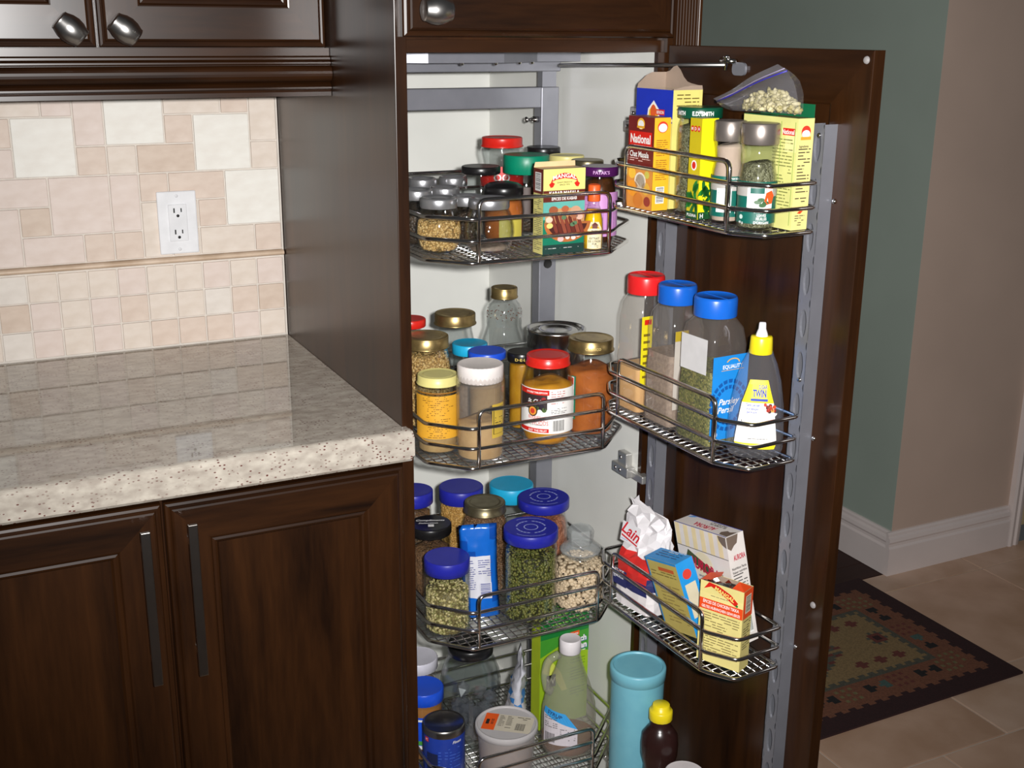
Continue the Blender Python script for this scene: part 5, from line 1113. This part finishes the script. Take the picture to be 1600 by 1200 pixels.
t, pb, P = tcarton('spice_carton', 'blue-topped pale olive carton leaning beside the flour bag', .230, .088, .080, .032, .122, [OLY, SB2, SB2, SB2], (math.radians(-13), math.radians(13), math.radians(-2)))
f = P['front']; f.rect(0, .118, .080, .122, SB2, 1); f.rect(.001, 0, .004, .118, SB2, 1); f.rect(.03, .104, .07, .110, paint(196, 90, 40), 1); f.fine(.008, .088, .072, .102, paint(120, 104, 50), .005); f.fine(.020, .01, .072, .08, paint(150, 130, 70), .006); q = P['top']; q.fine(.012, .006, .066, .026, paint(16, 60, 110), .006); q.fine(.03, .020, .07, .030, WHITE, .004, 2); P['right'].ell(.015, .10, .008, .008, paint(206, 60, 50), 1); P['right'].rect(.006, .03, .026, .085, paint(206, 196, 170), 1); face_prints(pb, t)
WT = paint(220, 212, 206); WC = paint(226, 206, 160)
t, pb, P = tcarton('salt_box', 'tall white and cream sea salt box with torn corner', .261, .0465, .122, .033, .172, [WT, WT, WT, WT], (math.radians(-9), math.radians(7), 0))
def up(q, dz): return Print(q.mb, lambda a, c, e: q.fn(a, c+dz, e))
f = up(P['front'], .0088)
for k in range(6): f.rect(.002+k*.020, .128, .012+k*.020, .163, WC, 1)
f.rect(0, .127, .122, .128, DGREY, 2); AR = paint(186, 30, 60)
f.ell(.060, .106, .022, .020, paint(226, 212, 180), 1); f.poly([(.020, .112), (.026, .124), (.060, .110), (.094, .096), (.104, .100), (.100, .078), (.060, .094), (.026, .108)], paint(70, 80, 50), 2); f.text('AURORA', .062, .102, .017, AR, 4, w=.070, bold=.04, arch=.002, rot=-.18); f.text('SINCE 1955', .06, .086, .003, DGREY, 2, w=.03); f.text('MEDITERRANEAN', .062, .074, .008, AR, 3, w=.066, rot=-.06)
q = P['top']; q.rect(0, .0315, .122, .033, paint(40, 60, 160), 1); q.rect(0, 0, .122, .0015, paint(40, 60, 160), 1); q.text('AURORA', .060, .011, .010, AR, 2, w=.05, bold=.03, rot=PI, arch=.002); q.text('FINE SEA SALT', .075, .028, .004, INK, 2, w=.036, rot=PI); q.text('SEL DE MER FIN', .078, .023, .004, INK, 2, w=.036, rot=PI); q.poly([(.002, .025), (.012, .031), (.02, .030), (.01, .025)], paint(60, 150, 220), 2)
g_ = up(P['right'], .0088); g_.text('AURORA', .0195, .128, .008, AR, 2, w=.022, bold=.03); g_.text('Nutrition Facts', .0165, .112, .004, INK, 2, w=.027); g_.text('Valeur nutritive', .0165, .106, .004, INK, 2, w=.027); g_.fine(.004, .04, .029, .102, DGREY, .005); g_.bars(.006, .006, .027, .034, WHITE, paint(40, 70, 60), 1)
TORN = paint(112, 96, 84); q.poly([(.122, .002), (.104, .003), (.100, .010), (.106, .018), (.113, .016), (.122, .022)], TORN, 4); g_.poly([(0, .163), (0, .146), (.006, .141), (.012, .147), (.018, .150), (.022, .163)], TORN, 4); f.poly([(.122, .163), (.122, .146), (.112, .150), (.106, .156), (.104, .163)], TORN, 4); face_prints(pb, t)
OR = paint(226, 74, 24); TK = paint(222, 208, 134)
A_ = Vector((.352, -.916)); B_ = Vector((.3835, -.981)); dirv = (B_-A_).normalized(); per = Vector((-dirv.y, dirv.x)); mid = (A_+B_)/2+per*.007
t, pb, P = carton('spice_carton', 'orange and cream chicken tikka carton with torn top flaps', (mid.x, mid.y, Z+.0032), math.atan2(dirv.y, dirv.x), .070, .028, .128, [TK, TK, paint(206, 192, 120), None])
f = P['front']; f.rect(0, .084, .070, .101, OR, 1); f.text('ÉPICES DE CHICKEN TIKKA', .035, .0965, .0048, WHITE, 2, w=.058); f.text('GELTES HUEHNCHEN GEWUERZE', .035, .0885, .0042, WHITE, 2, w=.062); f.rect(0, .101, .070, .110, paint(228, 212, 140), 1)
f.poly([(.006, .116), (.018, .122), (.040, .112), (.058, .102), (.062, .108), (.050, .118), (.030, .126), (.014, .128)], RED, 2); f.text('MANGAL', .040, .116, .006, paint(240, 220, 120), 3, w=.034, rot=-.35, bold=.03); f.fine(.018, .103, .046, .108, INK, .0025); f.ell(.060, .1035, .002, .002, LG, 2); f.fine(.004, .012, .066, .080, paint(120, 106, 66), .0042)
g_ = P['right']; g_.rect(0, .084, .028, .128, OR, 1); g_.bars(.006, .092, .022, .120, paint(226, 214, 190), INK, 2, horiz=True); g_.fine(.004, .03, .025, .08, INK, .004); face_prints(pb, t)
obj('torn_flap', MB().add([(-.035, -.014, .1285), (-.035, .014, .1285), (-.012, .012, .137), (-.006, -.006, .139), (-.020, -.012, .131)], [(0, 1, 2, 3, 4)]).add([(.035, -.014, .1285), (.035, .010, .1285), (.018, .004, .133), (.012, -.012, .124)], [(0, 1, 2, 3)]), OR, t)
obj('foil_liner', MB().add((np.array([(x_, y_, .118+.010*random.random()) for y_ in np.linspace(-.0128, .0128, 6) for x_ in np.linspace(-.0338, .0338, 10)])).tolist(), [(j*10+i, j*10+i+1, j*10+i+11, j*10+i+10) for j in range(5) for i in range(9)]), mat('foil', (.75, .70, .66), .18, 1.), t)

# bottom door basket
Z = .158
x, y = door_at(.092, .078); TQ = mat('teal_plastic', s2l(116, 180, 196), .38, 0, s2l(110, 174, 192))
t = thing('tall_canister', 'tall light blue plastic canister with recessed lid', 'canister', (x, y, Z+.0032), face(x, y)); h = .312; r = .047
obj('canister_body', MB().lathe([(0, 0), (r*.88, 0), (r*.90, .003), (r*.95, h-.02)], 48), TQ, t)
obj('lid', MB().lathe([(r*.97, h-.022), (r, h-.021), (r, h-.003), (r*.97, h), (r*.90, h), None, (r*.88, h-.0005), (r*.86, h-.003), None, (0, h-.003)], 48), TQ, t)
P_ = un(1023, 1100, z=.44); x, y = float(P_[0])+.010, float(P_[1])-.004
t = thing('syrup_bottle', 'dark brown syrup bottle with yellow cap', 'bottle', (x, y, Z+.0032), face(x, y)); BR = mat('dark_syrup_plastic', s2l(46, 26, 24), .25, 0, s2l(38, 20, 18)); h = .279; r = .031
obj('bottle_body', MB().lathe([(0, 0), (r*.9, 0), (r, .004), (r, .13), (r*.82, .15), (r*.80, .165), (r*.98, .185), (r, .205), (r*.94, .225), (r*.70, .236), (r*.56, .240), (r*.54, .25)], 36, rfun=lambda q, z, a, i: q*(1-.12*abs(math.cos(a)))), BR, t)
obj('cap', MB().lathe([(r*.60, h-.027), (r*.62, h-.026), (r*.62, h-.012), (r*.58, h-.010), (r*.46, h-.009), (r*.45, h-.001), (r*.42, h), (0, h)], 32, rfun=lambda q, z, a, i: q*(1.01 if i % 2 else .99)), paint(238, 214, 30, .35), t)
P_ = un(1062, 1210, z=.345); x, y = float(P_[0])+.004, float(P_[1])-.008
jar('plastic_tub', 'small tub with white lid beside the dark syrup bottle', 'tub', x, y, Z, .031, .192, paint(222, 214, 214, .4), .014, .0325, 'tall', gl=FROST, fill=(.6, P_GREY))
for o in bpy.data.objects:
    for k in ('_r', '_h'):
        if k in o: del o[k]
